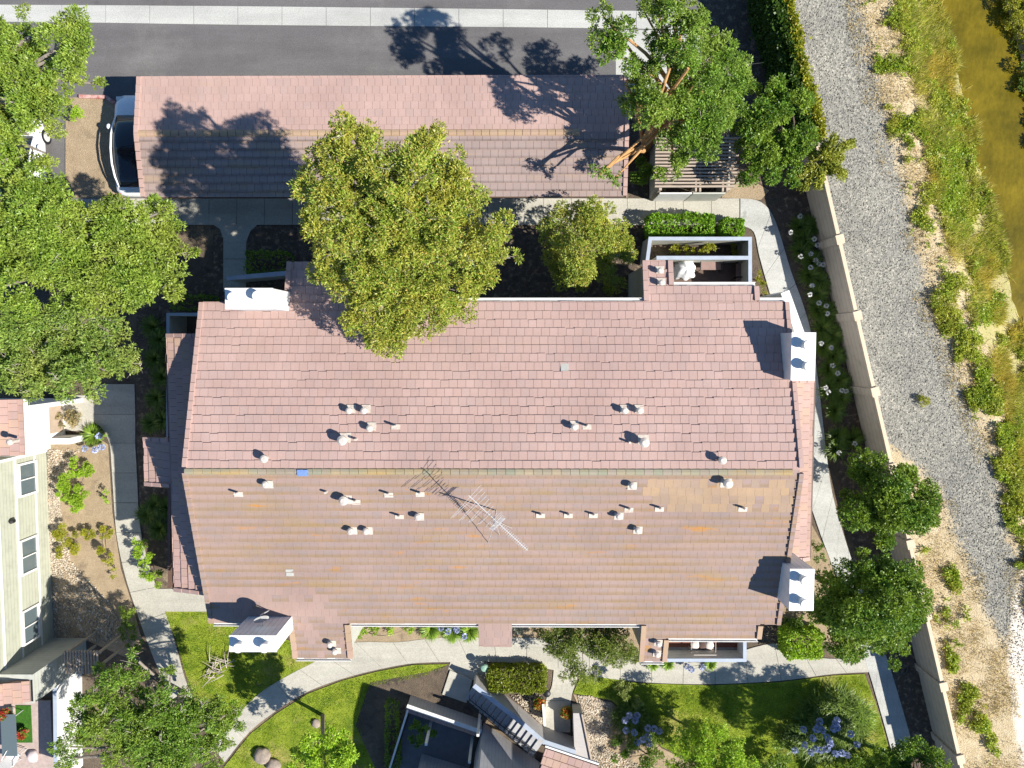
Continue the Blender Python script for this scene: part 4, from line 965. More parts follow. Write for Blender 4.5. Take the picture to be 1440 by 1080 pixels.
# white wing with the pink eave
xg = X(118, 0, 600); ya_, yb_ = Y(620, 0, 118), Y(560, 0, 118); zt = 4.9
mb = MB(); mb.bb(xw - 4, xg - .9, ya_ + .001, yb_, 0, zt)
mb.bb(xg - .9, xg, ya_, ya_ + .28, 0, 1.1); mb.bb(xg - .9, xg, yb_ - .2, yb_, 0, zt - .3)
mb.bb(xg - .9, xg, ya_ + .002, yb_ - .2, 2.5, zt - .3); mb.bb(xg - .9, xg - .02, ya_ + .28, ya_ + .3, 0, 1.0); mb.build('white_wing_wall', MT['white_side'], wh)
mb = MB(); mb.bb(xg - .899, xg - .88, ya_ + .5, yb_ - .25, .2, 2.2); mb.build('door', plain('tan_door', (.42, .33, .25), .6), wh)
q = PX_(43, 585, xg); mb = MB(); mb.bb(xg, xg + .02, q.y - .62, q.y + .62, zt - .95, zt - .35); mb.build('upper_opening', MT['black'], wh)  # flat black panel paints the darkness inside the opening
xe = X(34, zt, 600); xroof(wh, xe, Y(640, zt, 34), Y(561, zt, 34), zt + .02, 3.2, MT['tile_skirt'], 'wing_roof')
mb = MB(); mb.bb(xe + .02, xe + .12, Y(640, zt, 34), Y(561, zt, 34), zt - .1, zt + .03); mb.build('gutter', MT['trim'], wh)
q = P(12, 622, 5.9); mb = MB(); mb.lathe((q.x, q.y, 5.35), [(.07, 0), (.07, .4), (.13, .42), (.13, .52), (.05, .58)], 12); mb.build('roof_vent', MT['vent'], wh)
sheet('porch_pad', [(80, 556), (132, 556), (132, 600), (118, 606), (80, 606)], .02, MT['conc'], th=.06)
# south wing in shade
NEc = P(121, 897, 0); zs = 3.85
mb = MB(); mb.bb(xw - 6, NEc.x, NEc.y - 1.3, NEc.y, 0, zs); mb.build('south_wing_wall', siding('grey_green_siding', (.46, .47, .42), 'z', .22), wh)
xe = X(43, zs, 968); xroof(wh, xe, Y(986, zs, 43), Y(956, zs, 43), zs + .03, 4, MT['tile_skirt'], 'wing_roof')
mb = MB(); mb.bb(xe + .02, xe + .1, Y(986, zs, 43), Y(956, zs, 43), zs - .1, zs + .02); mb.build('gutter', MT['black'], wh)
wallrun('patio_wall', [(60, 962), (76.5, 962), (78.5, 1110)], 2.0, .16, MT['white_side'], wh, MT['bluecap'])
mb = MB(); a_, b_ = P(-40, 985, .12), P(76, 1120, .12); mb.bb(a_.x, b_.x, b_.y, a_.y, .03, .12); mb.build('patio_floor', plain('pale_pink_paving', (.42, .33, .29), .8, .15, 6), wh)
# things on that patio
def pt(px, py, z=0): return P(px, py, z)
q = pt(34, 1018, .13); mb = MB(); mb.box((q.x, q.y, .135), (.75, 1.9, .03)); o = mb.build('turf_mat', groundmat('turf', [((.03, .10, .015), (.06, .16, .02), 9, 1, 0, 1)], .03), origin=q); tag(o, 'bright green artificial turf mat on the patio at the lower left', 'mat')
def pot_plant(px, py, label, cat, potmat, r_, h_, leaf, flower=None, n=240, z=0.0, spread=1.5):
    q = P(px, py, z + h_ + r_ * .8); q.z = z; t = thing('potted_plant', label, cat, q); mb = MB(); mb.lathe(q, [(r_ * .7, 0), (r_, h_ * .9), (r_ * 1.06, h_ * .92), (r_ * 1.06, h_), (r_ * .85, h_), (r_ * .8, h_ * .9)], 16); mb.build('pot', potmat, t)
    sprigs('foliage', [(q + Vector((0, 0, h_ + r_ * .5)), r_ * spread, r_ * spread * .8)], n, leaf, .09, .04, t, k=5)
    if flower: sprigs('flowers', [(q + Vector((0, 0, h_ + r_ * .75)), r_ * spread, r_ * spread * .7)], n, flower, .07, .06, t, k=4)
    return t
def patio_chair(px, py, rz, label, mat, frame, sw=.5, z0=.0, recl=.35, arms=True, group=None, name='patio_chair'):
    q = P(px, py, z0 + .5); q.z = z0; t = thing(name, label, 'chair', q, group); R = Matrix.Rotation(rz, 3, 'Z')
    T = lambda x, y, z: q + R @ Vector((x, y, z)); h = sw / 2
    mb = MB(); mb.add([T(-h, -.24, .42), T(h, -.24, .42), T(h, .22, .40), T(-h, .22, .40), T(-h, -.24, .45), T(h, -.24, .45), T(h, .22, .43), T(-h, .22, .43)], [[3, 2, 1, 0], [4, 5, 6, 7], [0, 1, 5, 4], [1, 2, 6, 5], [2, 3, 7, 6], [3, 0, 4, 7]]); mb.build('seat', mat, t)
    mb = MB(); b1 = .22 + recl * .55
    mb.add([T(-h, .235, .44), T(h, .235, .44), T(h, b1, .95), T(-h, b1, .95), T(-h, .265, .44), T(h, .265, .44), T(h, b1 + .03, .95), T(-h, b1 + .03, .95)], [[3, 2, 1, 0], [4, 5, 6, 7], [0, 1, 5, 4], [1, 2, 6, 5], [2, 3, 7, 6], [3, 0, 4, 7]]); mb.build('backrest', mat, t)
    for sx in (-1, 1):
        for y_, yb in ((-.24, -.28), (.22, .3)):
            mb = MB(); mb.tube([T(sx * h, y_, .42), T(sx * (h + .02), yb, 0)], .016, 6); mb.build('leg', frame, t)
        if arms: mb = MB(); mb.tube([T(sx * (h + .04), -.26, .45), T(sx * (h + .04), -.24, .64), T(sx * (h + .04), .3, .66)], .018, 6); mb.build('armrest', frame, t)
    return t

# ------------------------------------------------------------------ south house (bottom centre)
sh = thing('grey_house', 'grey sided house with a walled patio and stairs at the bottom centre', 'house', P(680, 1060, 0))
MB_B = MT['wall_lav']
wa, wb2 = P(573.5, 991, .95), P(673, 1025.5, .95)
wallrun('patio_wall', [(575, 994), (674, 1028.5)], .95, .2, MB_B, sh, MT['trim'])
mb = MB(); dd = (wb2 - wa).normalized(); nn = Vector((dd.y, -dd.x, 0)); nn = nn if nn.y < 0 else -nn
for i in range(12):
    a_ = wa.lerp(wb2, (i + .02) / 12) + nn * .34; b_ = wa.lerp(wb2, (i + .98) / 12) + nn * .34
    mb.beam(Vector((a_.x, a_.y, .72)), Vector((b_.x, b_.y, .72)), .30, .05)
mb.build('tiled_ledge', MT['tile_skirt'], sh)
wallrun('patio_wall', [(573, 1000), (545, 1090)], .95, .09, MB_B, sh, MT['trim'])
p = [P(*a_, .03) for a_ in ((577, 1003), (668, 1036), (655, 1110), (540, 1110))]; mb = MB(); mb.prism([(a_.x, a_.y) for a_ in p], .0, .03); mb.build('patio_floor', plain('dark_patio_floor', (.16, .16, .17), .8), sh)
def house_block(name, pts, z, mat):
    p = [P(*a_, 0) for a_ in pts]; mb = MB(); mb.prism([(a_.x, a_.y) for a_ in p], 0, z); return mb.build(name, mat, sh)
house_block('wall', [(680, 1016), (762, 1074), (775, 1068), (838, 1084), (900, 1300), (660, 1300), (668, 1060)], 5.7, MB_B)
p = [P(*a_, 0) for a_ in ((682, 1020), (762, 1078), (776, 1072), (837, 1087), (898, 1298), (662, 1298), (670, 1064))]; mb = MB(); mb.prism([(a_.x, a_.y) for a_ in p], 5.702, 5.82); mb.build('roof', plain('brown_flat_roof', (.30, .22, .18), .9, .2, 2), sh)
house_block('low_wing_wall', [(593, 1059), (657, 1079), (640, 1200), (560, 1200)], 2.6, MB_B)
for a_ in ((599, 1047), (660, 1072), (672, 1034)):
    mb = MB(); q = P(*a_, 2.2); mb.box((q.x, q.y, 1.1), (.12, .12, 2.2)); mb.build('porch_post', MT['white'], sh)
# stairs with a guard wall and a black rail
st0, st1 = P(661, 971, .1), P(757, 1050, 1.0); sd = (st1 - st0); sd.z = 0; sl_ = sd.length; sd.normalize(); sn = Vector((-sd.y, sd.x, 0))
mb = MB(); n = 14
for i in range(n):
    c_ = st0 + sd * (sl_ * (i + .5) / n); h_ = .10 + .085 * i
    mb.box((c_.x, c_.y, h_ / 2), (sl_ / n - .02, .95, h_), math.atan2(sd.y, sd.x)); 
mb.build('stair', plain('stair_concrete', (.40, .40, .41), .8), sh)
gp = [(669, 966), (728, 1012), (764, 1043), (806, 1057)]
wallrun('guard_wall', gp, 1.2, .22, siding('guard_siding', (.50, .47, .45), 'z', .15), sh, MT['bluecap'])  # cap is a white top; its blue paints deep shade
mb = MB(); pts = [P(a_, b_, .95 + .085 * i) for i, (a_, b_) in enumerate(zip(np.linspace(659, 752, 12), np.linspace(990, 1066, 12)))]
for zz_ in (0, .45): mb.tube([q - Vector((0, 0, zz_)) for q in pts], .022, 6)
for q in pts: mb.tube([q, Vector((q.x, q.y, 0))], .014, 6)
for i in range(len(pts) - 1):
    for k_ in (1, 2, 3): q = pts[i].lerp(pts[i + 1], k_ / 4); mb.tube([q, q - Vector((0, 0, .8))], .007, 4)
mb.build('stair_rail', MT['black'], sh)
p = [P(*a_, .05) for a_ in ((633, 942), (664, 955), (656, 988), (622, 976))]; mb = MB(); mb.prism([(a_.x, a_.y) for a_ in p], 0, .09); mb.build('landing', MT['conc'], sh)
p = [P(*a_, .9) for a_ in ((806, 1003), (819, 1003), (833, 1070), (808, 1062))]; mb = MB(); mb.prism([(a_.x, a_.y) for a_ in p], 0, .9); mb.build('boarded_planter_wall', plain('grey_boards', (.44, .41, .39), .8, .1, 4, sc=(1, 8, 1)), sh)
mb = MB(); mb.beam(P(818.5, 1004, .95), P(832, 1070, .95), .08, .1); mb.build('wood_cap', MT['wood'], sh)
wallrun('low_wall', [(764, 992), (766, 1019)], .7, .12, MT['white_side'], sh, MT['white'])
m_, d_ = MB(), MB(); a_, b_ = P(767, 1052, 4.0), P(842, 1077, 4.0); U = (b_ - a_); U.z = 0; ul = U.length; U.normalize(); Vv = Vector((U.y, -U.x, 0)); Vv = Vv if Vv.y < 0 else -Vv; Vv = (Vv + Vector((0, 0, .2)))
tile_plane(lambda p: m_, a_, U, Vv, ul, 4.2, jit=.004); slab_plane(d_, a_, U, Vv, ul, 4.2); o = m_.build('entry_roof', MT['tile_skirt'], sh); d_.build('roof_deck', MT['brown'], o)
mb = MB(); mb.beam(a_ + Vector((0, .07, -.05)), b_ + Vector((0, .07, -.05)), .08, .1); mb.build('gutter', MT['white'], sh)
for k_ in (.06, .94):
    mb = MB(); q = (P(768, 1048, 0), P(829, 1064, 0))[k_ > .5]; mb.box((q.x, q.y, 2.1), (.12, .12, 4.2)); mb.build('porch_post', MT['white'], sh)

# ------------------------------------------------------------------ small things
def lamp_post(px, py, label, globe, h_=.75):
    q = P(px, py, h_); q.z = 0; t = thing('path_light', label, 'lamp', q); mb = MB(); mb.tube([q, q + Vector((0, 0, h_ - .12))], .035, 8); mb.build('post', MT['black'], t)
    mb = MB(); mb.lathe(q + Vector((0, 0, h_ - .14)), [(.05, 0), (.16, .04), (.19, .10), (.15, .17), (.05, .2)], 16); mb.build('lamp_head', globe, t)
lamp_post(681, 940, 'round pale green topped path light beside the clipped hedge', plain('verdigris', (.24, .40, .30), .6))
lamp_post(769, 976, 'small black path light at the right end of the clipped hedge', MT['black'], .6)
def boulder(px, py, r_, label, sq=.6):
    q = P(px, py, r_ * .5); q.z = 0; bm = bmesh.new(); bmesh.ops.create_icosphere(bm, subdivisions=3, radius=r_)
    for v in bm.verts:
        k_ = 1 + .22 * (vnoise(np.array([v.co.x * 3 / r_ + px]), np.array([v.co.y * 3 / r_ + py + v.co.z * 2 / r_]), 5)[0] - .5) * 2; v.co *= k_; v.co.z = v.co.z * sq + r_ * sq * .55
    me = bpy.data.meshes.new('boulder'); bm.to_mesh(me); bm.free(); me.shade_smooth(); o = link('boulder', me, MT['rock']); o.location = q; tag(o, label, 'boulder')
MT['rock'] = plain('grey_tan_rock', (.33, .27, .22), .95, .3, 4, bumpd=.02)
boulder(368, 1064, .42, 'large grey boulder on the lower left lawn edge, nearer the walkway')
boulder(384, 1078, .36, 'smaller brown boulder cut by the bottom edge beside the bright tree')
boulder(444, 1018, .22, 'small stone at the foot of the leaning tree trunk')
q = P(1269, 941, .05); mb = MB(); mb.tube([q + Vector((.24 * math.cos(a_), .24 * math.sin(a_), .0)) for a_ in np.linspace(0, 2 * math.pi, 25)], .022, 6, False); o = mb.build('coiled_hose', plain('dark_green_hose', (.10, .11, .09), .5), origin=q); tag(o, 'thin coiled hose ring lying in the shade by the tan wall', 'hose')
pot_leaf = None

# ------------------------------------------------------------------ vegetation
MT['lf_olive'] = leafmat('olive_leaves', [(0.130, 0.221, 0.023), (0.234, 0.364, 0.039), (0.364, 0.442, 0.065), (0.494, 0.494, 0.104), (0.260, 0.390, 0.039), (0.598, 0.390, 0.104)], .3, (0.468, 0.429, 0.065), .9)
MT['lf_bright'] = leafmat('bright_leaves', [(0.109, 0.202, 0.030), (0.202, 0.333, 0.041), (0.319, 0.450, 0.057), (0.175, 0.290, 0.036), (0.405, 0.493, 0.102)], .3, (0.377, 0.420, 0.073), .5)
MT['lf_mid2'] = leafmat('soft_green_leaves', [(0.115, 0.206, 0.039), (0.198, 0.319, 0.054), (0.304, 0.425, 0.076), (0.152, 0.274, 0.046), (0.394, 0.455, 0.122)], .3, (0.394, 0.425, 0.106), .6)
MT['lf_mid'] = leafmat('mid_green_leaves', [(0.094, 0.206, 0.028), (0.169, 0.318, 0.037), (0.244, 0.393, 0.047), (0.131, 0.263, 0.028), (0.318, 0.412, 0.075)], .3, (0.300, 0.375, 0.057), .6)
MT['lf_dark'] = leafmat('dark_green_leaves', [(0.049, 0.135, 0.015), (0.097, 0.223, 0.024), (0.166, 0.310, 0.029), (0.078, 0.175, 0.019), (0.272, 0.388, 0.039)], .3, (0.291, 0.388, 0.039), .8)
MT['lf_lime'] = leafmat('lime_leaves', [(0.255, 0.473, 0.027), (0.364, 0.600, 0.036), (0.455, 0.600, 0.055), (0.291, 0.491, 0.036)], .35)
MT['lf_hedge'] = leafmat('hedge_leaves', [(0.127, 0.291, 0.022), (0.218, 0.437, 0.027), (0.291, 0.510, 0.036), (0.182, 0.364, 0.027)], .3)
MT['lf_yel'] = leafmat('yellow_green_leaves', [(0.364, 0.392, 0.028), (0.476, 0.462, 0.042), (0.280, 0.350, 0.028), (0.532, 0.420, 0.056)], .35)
MT['lf_feather'] = leafmat('feathery_leaves', [(.14, .22, .03), (0.252, 0.322, 0.084), (0.350, 0.392, 0.112), (0.182, 0.252, 0.056), (0.420, 0.420, 0.140)], .3)
MT['lf_orange'] = leafmat('orange_flowers', [(.62, .12, .015), (.70, .18, .02), (.55, .08, .02)], .2)
MT['lf_red'] = leafmat('red_flowers', [(.5, .02, .03), (.6, .05, .05)], .2)
MT['lf_tan'] = leafmat('dry_succulent', [(.42, .36, .22), (.50, .38, .16), (.28, .26, .12), (.16, .10, .07)], .2)
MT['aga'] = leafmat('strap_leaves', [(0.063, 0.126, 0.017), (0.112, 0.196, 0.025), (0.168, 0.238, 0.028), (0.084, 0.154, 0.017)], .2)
MT['aga2'] = leafmat('part_lit_strap_leaves', [(.07, .13, .016), (.12, .20, .022), (.20, .28, .04), (.09, .16, .018)], .25)  # sunlit tone painted into some of the leaves
MT['agay'] = leafmat('lit_strap_leaves', [(0.140, 0.280, 0.028), (0.238, 0.378, 0.042), (0.308, 0.420, 0.070)], .25)  # lighter copy of the strap leaves, sunlight put into the colour
MT['whitefl'] = leafmat('white_flowers', [(.70, .70, .72), (.78, .77, .80)], .2)
MT['bluefl'] = leafmat('blue_flowers', [(.36, .43, .74), (.46, .52, .80), (.58, .62, .84)], .2)
MT['grassy'] = leafmat('bank_grass', [(.30, .38, .04), (.48, .52, .07), (.68, .60, .16), (.75, .66, .28)], .4, (.75, .52, .10), .45)
MT['weed'] = leafmat('bank_weeds', [(.18, .32, .025), (.30, .44, .035), (.42, .52, .05), (.54, .54, .10)], .4, (.56, .50, .09), .6)
MT['straw'] = leafmat('dry_straw', [(.55, .42, .20), (.62, .50, .28), (.48, .34, .13), (.58, .40, .14)], .25)

T = tree
T('leafy_tree', 'huge olive and yellow green tree standing between the carport and the long roof', 'tree', (600, 385),
  fill([(462, 212), (490, 178), (512, 198), (545, 215), (590, 192), (632, 222), (660, 245), (680, 295), (708, 335), (712, 362), (680, 388), (655, 420), (662, 452), (635, 460), (595, 466), (560, 482), (535, 470), (500, 458), (485, 440), (498, 410), (465, 385), (452, 340), (445, 290), (432, 265), (452, 245)], 28, 30, lambda x, y: np.interp(y, [190, 240, 310, 400, 480], [11.2, 11.6, 10.4, 8.0, 6.9]) - .010 * max(0, x - 600))
  + [(565, 300, 70, 9.4, .6), (490, 172, 14, 10.6), (592, 190, 14, 10.2), (425, 263, 12, 8.6), (718, 362, 12, 6.8)],
  MT['lf_olive'], .16, .055, 22, 6, .28, 'barkg', .9, rsub=(.33, .54), twigs=70, nlimb=22, limbs=[([(445, 300, 9.3), (480, 290, 9.5), (500, 270, 9.9)], .04)])
T('leafy_tree', 'small yellow green tree beside the pale footpath north of the long roof', 'tree', (815, 358),
  [(818, 345, 54, 3.6), (790, 325, 31, 3.4), (850, 325, 34, 3.2), (866, 345, 27, 3.0), (800, 385, 31, 2.9), (845, 385, 29, 2.8), (773, 358, 25, 2.8), (815, 298, 18, 3.4), (875, 322, 14, 2.8), (860, 400, 14, 2.4)],
  MT['lf_olive'], .13, .055, 28, 6, .10, 'barkg', 1.0, twigs=12)
T('branching_tree', 'open green tree with orange limbs leaning over the right end of the carport', 'tree', (905, 212),
  [(930, 150, 40, 7.2), (985, 150, 46, 6.0), (1005, 105, 40, 5.6), (945, 95, 34, 7.6), (975, 120, 34, 7.4), (900, 150, 24, 7.0), (1010, 165, 30, 5.4), (985, 215, 28, 6.0), (945, 200, 26, 6.0), (965, 20, 24, 8.4), (945, 30, 38, 8.4), (925, 10, 30, 8.6), (960, 55, 32, 8.2), (862, 42, 34, 7.8), (848, 22, 20, 8.0), (868, 80, 28, 7.6), (882, 112, 27, 7.2), (880, 145, 18, 6.2), (970, 190, 34, 6.2), (945, 235, 24, 5.4), (1020, 150, 28, 5.2), (1030, 90, 22, 5.2), (1000, 75, 24, 5.8), (990, 180, 30, 6.4), (935, 60, 22, 8.0), (915, 62, 22, 7.6), (908, 100, 20, 7.2), (978, 62, 24, 7.0), (955, 5, 20, 8.6), (850, 242, 11, 5.2), (866, 250, 9, 5.2), (838, 240, 8, 5.2), (905, 15, 10, 8.0), (1035, 120, 20, 5.2)],
  MT['lf_mid'], .16, .06, 27, 6, .20, 'barko', .75, twigs=34, rsub=(.3, .5), nlimb=8,
  limbs=[([(905, 212, 3.5), (888, 210, 5.0), (868, 222, 5.2), (843, 246, 5.3)], .10), ([(905, 200, 4.5), (935, 140, 6.8), (968, 96, 8.2)], .11), ([(905, 200, 4.5), (935, 115, 8), (942, 96, 8.3)], .09), ([(905, 205, 4), (893, 140, 7), (880, 120, 7.4)], .08)])
T('leafy_tree', 'dense dark green tree by the bin enclosure at the top of the tan wall', 'tree', (1088, 232),
  [(1090, 185, 46, 4.6), (1060, 200, 34, 4.2), (1110, 150, 30, 4.6), (1065, 240, 28, 3.6), (1115, 215, 30, 3.9), (1085, 130, 22, 4.6), (1100, 250, 20, 3.2), (1040, 195, 18, 3.8)],
  MT['lf_dark'], .15, .075, 30, 6, .14, 'barkd')
T('leafy_tree', 'sunlit vivid green tree in the upper left corner over the lane', 'tree', (20, 190),
  fill([(-20, 25), (35, 20), (55, 35), (72, 55), (88, 35), (100, 50), (118, 60), (104, 85), (90, 92), (92, 105), (100, 125), (95, 150), (108, 165), (85, 185), (74, 235), (40, 255), (-20, 250)], 34, 30, lambda x, y: 8.4 - .006 * y, [(42, 218)]) + [(25, 105, 50, 7.4, .6), (92, 27, 10, 8.4), (112, 58, 12, 8), (118, 112, 9, 6.6), (140, 118, 10, 6.4), (105, 105, 12, 7)],
  MT['lf_bright'], .17, .06, 22, 6, .26, 'barkg', .9, rsub=(.33, .54), twigs=16, limbs=[([(80, 62, 6), (78, 75, 6.4), (103, 92, 6.6), (108, 78, 7.2)], .07)])
T('leafy_tree', 'broad vivid green tree at the left edge, reaching right over the dark footpath', 'tree', (120, 400),
  fill([(-20, 255), (70, 240), (85, 290), (130, 310), (150, 303), (228, 302), (250, 318), (256, 345), (252, 380), (238, 398), (206, 410), (200, 430), (168, 440), (100, 425), (-20, 425)], 33, 30, lambda x, y: 7.6 - .006 * x) + [(190, 355, 52, 6.2, .6), (70, 340, 60, 6.6, .6), (272, 352, 11, 6.0), (232, 296, 10, 6.6), (148, 294, 10, 7)],
  MT['lf_bright'], .17, .065, 22, 6, .25, 'barkg', .9, rsub=(.33, .54), twigs=18)
T('leafy_tree', 'ragged green tree with bare twigs at the left edge above the white porch', 'tree', (90, 470),
  fill([(-20, 425), (60, 430), (150, 445), (188, 470), (190, 500), (172, 530), (150, 535), (110, 532), (40, 550), (-20, 555)], 37, 29, lambda x, y: 7.0 - .006 * x) + [(60, 490, 56, 6.0, .6), (150, 490, 36, 5.6, .6), (192, 512, 10, 5.4)],
  MT['lf_mid2'], .17, .06, 20, 6, .24, 'barkg', .9, rsub=(.33, .54), twigs=60, limbs=[([(30, 548, 5), (50, 505, 6.4), (66, 480, 7.2)], .07)])
T('ragged_tree', 'thin ragged tree with dead pale branches at the lower left over the lawn', 'tree', (255, 975),
  [(165, 965, 34, 5.2), (140, 1000, 34, 5.2), (110, 1010, 22, 5.4), (100, 1050, 24, 5.4), (130, 970, 22, 5.2), (205, 960, 22, 4.8), (240, 950, 16, 4.4), (270, 1005, 28, 4.6), (310, 990, 20, 4.2), (335, 1015, 14, 4.0), (240, 1030, 36, 5), (200, 1020, 40, 5.4), (250, 1050, 40, 5.2), (300, 1015, 34, 4.6), (275, 985, 26, 4.6), (325, 1000, 18, 4.0), (230, 975, 20, 4.8), (120, 1040, 22, 5.2), (175, 1070, 34, 5.2), (115, 985, 16, 5.0), (290, 1065, 24, 4.6), (195, 925, 14, 4.6), (90, 1065, 20, 5.0), (220, 1000, 34, 5.0), (170, 1010, 32, 5.2), (255, 1010, 30, 4.8), (280, 1040, 28, 4.6), (215, 1065, 34, 5.2), (150, 945, 18, 5.0), (310, 1040, 20, 4.2), (185, 950, 20, 4.8)],
  MT['lf_mid'], .15, .055, 28, 6, .22, 'barkg', .9, twigs=110, rsub=(.28, .5), limbs=[([(262, 975, 1.0), (222, 955, 4.4), (195, 930, 5.0)], .10), ([(262, 975, 1.0), (215, 1000, 4.2), (145, 1060, 5.6)], .08), ([(262, 980, 1.0), (300, 1005, 3.6), (330, 1012, 4.0)], .07)])
T('round_tree', 'bright lime green young tree with a leaning trunk at the bottom edge', 'tree', (453, 1006),
  [(462, 1055, 34, 4.2), (440, 1040, 20, 4.4), (485, 1050, 24, 4.2), (430, 1065, 22, 3.8), (500, 1080, 26, 4.0), (462, 1095, 36, 4.0), (466, 1024, 9, 4.4)],
  MT['lf_lime'], .15, .075, 30, 6, .11, 'barkg')
T('leafy_tree', 'rounded dark glossy tree overhanging the tan wall onto the gravel', 'tree', (1222, 672),
  [(1245, 695, 56, 3.8), (1215, 690, 32, 3.6), (1280, 700, 38, 3.6), (1250, 735, 32, 3.2), (1225, 660, 22, 3.6), (1265, 665, 24, 3.6), (1300, 720, 16, 3.2), (1200, 705, 26, 3.0), (1240, 755, 18, 2.6), (1200, 660, 14, 3.0)],
  MT['lf_dark'], .13, .075, 32, 6, .12, 'barkd', twigs=4)
T('leafy_tree', 'big dark glossy tree in front of the tan wall below the rounded one', 'tree', (1195, 832),
  [(1220, 840, 66, 4.6), (1175, 845, 40, 4.2), (1258, 830, 46, 4.4), (1215, 795, 34, 4.4), (1240, 885, 40, 3.8), (1185, 890, 34, 3.6), (1270, 870, 24, 3.6), (1155, 870, 24, 3.2), (1195, 915, 18, 2.8), (1250, 915, 22, 2.8), (1280, 815, 18, 3.8), (1160, 815, 18, 3.8)],
  MT['lf_dark'], .14, .075, 30, 6, .16, 'barkd', twigs=4)
T('leafy_tree', 'leafy green tree cut by the bottom edge beside the lower end of the tan wall', 'tree', (1258, 1062),
  [(1285, 1075, 36, 3.8), (1250, 1080, 32, 3.6), (1320, 1085, 30, 3.6), (1265, 1050, 20, 3.4), (1295, 1125, 56, 5.2), (1228, 1078, 18, 2.6), (1335, 1125, 40, 5.0)],
  MT['lf_dark'], .14, .07, 30, 6, .15, 'barkd')
T('bushy_tree', 'bright yellow green bushy tree at the bottom edge on the right lawn', 'tree', (985, 1030),
  [(1000, 1055, 44, 2.6), (965, 1060, 32, 2.5), (1035, 1050, 22, 2.2), (945, 1080, 26, 2.2), (1010, 1085, 40, 2.8), (985, 1030, 20, 2.0), (1050, 1075, 18, 2.0)],
  MT['lf_lime'], .13, .055, 30, 6, .08, 'barkd')
T('small_tree', 'loose small leafed green tree spilling over the footpath below the long roof', 'tree', (815, 884),
  [(820, 905, 40, 3.0), (788, 900, 34, 2.6), (858, 905, 32, 2.6), (768, 888, 22, 2.2), (820, 937, 22, 2.4), (882, 915, 22, 2.0), (840, 888, 28, 2.6), (800, 945, 14, 2.0), (895, 920, 12, 1.8), (870, 890, 18, 2.2), (795, 882, 18, 2.4)],
  leafmat('small_green_leaves', [(.09, .15, .02), (.15, .22, .03), (.22, .28, .05), (.30, .33, .09)], .3), .12, .045, 30, 6, .07, 'barkg', twigs=24, rsub=(.3, .5))
S_ = None
# ivy along the upper part of the tan wall
ivt = thing('ivy_hedge', 'tall ivy hedge with a sunlit yellow crest along the top right wall', 'hedge', (wallx(Y(60, 0)) - .5, Y(60, 0), 0))
n = 9000; yy = rng.uniform(Y(185, 2), Y(-40, 2), n); f_ = rng.random(n)
xx = np.array([wallx(y) for y in yy]); p_ = np.stack([xx - .55 * rng.random(n) ** .8, yy, 2.1 + .3 * rng.random(n)], 1)
side = f_ < .75; p_[side, 0] = xx[side] - .55 + .12 * rng.normal(size=side.sum()); p_[side, 2] = rng.random(side.sum()) * 2.2
p_[:, 0] += (vnoise(yy * .9, yy * 0 + 3, 4) - .5) * .4; oo = np.where(side[:, None], np.array([[-1, 0, .4]]), np.array([[0, 0, 1.]])); 
V, Q = sprig_mesh(p_, unit(oo + rng.normal(size=(n, 3)) * .2), .12, .09, 5, .8); mesh_np('foliage', V, Q, leafmat('shaded_ivy_leaves', [(.03, .075, .01), (.055, .12, .014), (.08, .15, .02)], .2), ivt)  # leaf colour kept dark to paint the hedge's shaded west side
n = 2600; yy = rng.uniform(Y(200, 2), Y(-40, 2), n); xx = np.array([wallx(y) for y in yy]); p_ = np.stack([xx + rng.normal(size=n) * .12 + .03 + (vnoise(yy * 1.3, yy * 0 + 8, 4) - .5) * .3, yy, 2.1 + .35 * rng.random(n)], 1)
V, Q = sprig_mesh(p_, unit(np.array([[.3, 0, 1.]]) + rng.normal(size=(n, 3)) * .3), .11, .08, 5, .8); mesh_np('sunlit_crest', V, Q, MT['lf_yel'], ivt)  # yellow leaf colour paints the sunlight along the crest
mb = MB()
for i in range(14): y = Y(180, 0) + (Y(-30, 0) - Y(180, 0)) * i / 13; mb.tube([(wallx(y) - .45, y, 0), (wallx(y) - .4, y + .1, 1.2), (wallx(y) - .3, y, 2.1)], [.04, .03, .015], 5)
mb.build('stems', MT['barkd'], ivt)
# feathery branch by the wall head
fe = thing('feathery_tree', 'small yellowish feathery tree hanging over the head of the tan wall', 'tree', P(1120, 262, 0)); mb = MB(); b0 = P(1120, 262, 0)
cr = P(1150, 228, 3.0); mb.tube([b0, b0.lerp(cr, .5) + Vector((-.1, .1, .3)), cr], [.07, .05, .03], 7); pts, outs = [], []
for tip in ((1198, 200), (1180, 222), (1160, 205), (1130, 262), (1115, 250), (1185, 245), (1150, 262), (1172, 196), (1140, 215), (1165, 240)):
    e = P(*tip, rng.uniform(2.6, 3.3)); ctl = bent(cr, e, 6, .1); mb.tube(ctl, [.03 * (1 - .8 * i / 6) for i in range(7)], 5)
    for k in range(230):
        t = rng.uniform(.25, 1.02); i = min(5, int(t * 6)); q = ctl[i].lerp(ctl[i + 1], min(1.2, t * 6 - i)); pts.append(np.array(q) + rng.normal(size=3) * .07); outs.append(np.array((e - cr).normalized()) + rng.normal(size=3) * .5)
mb.build('trunk', MT['barkg'], fe); V, Q = sprig_mesh(np.array(pts), unit(np.array(outs)), .15, .05, 6, .6); mesh_np('crown', V, Q, leafmat('golden_feather_leaves', [(.22, .27, .025), (.32, .35, .04), (.40, .38, .06)], .3), fe)

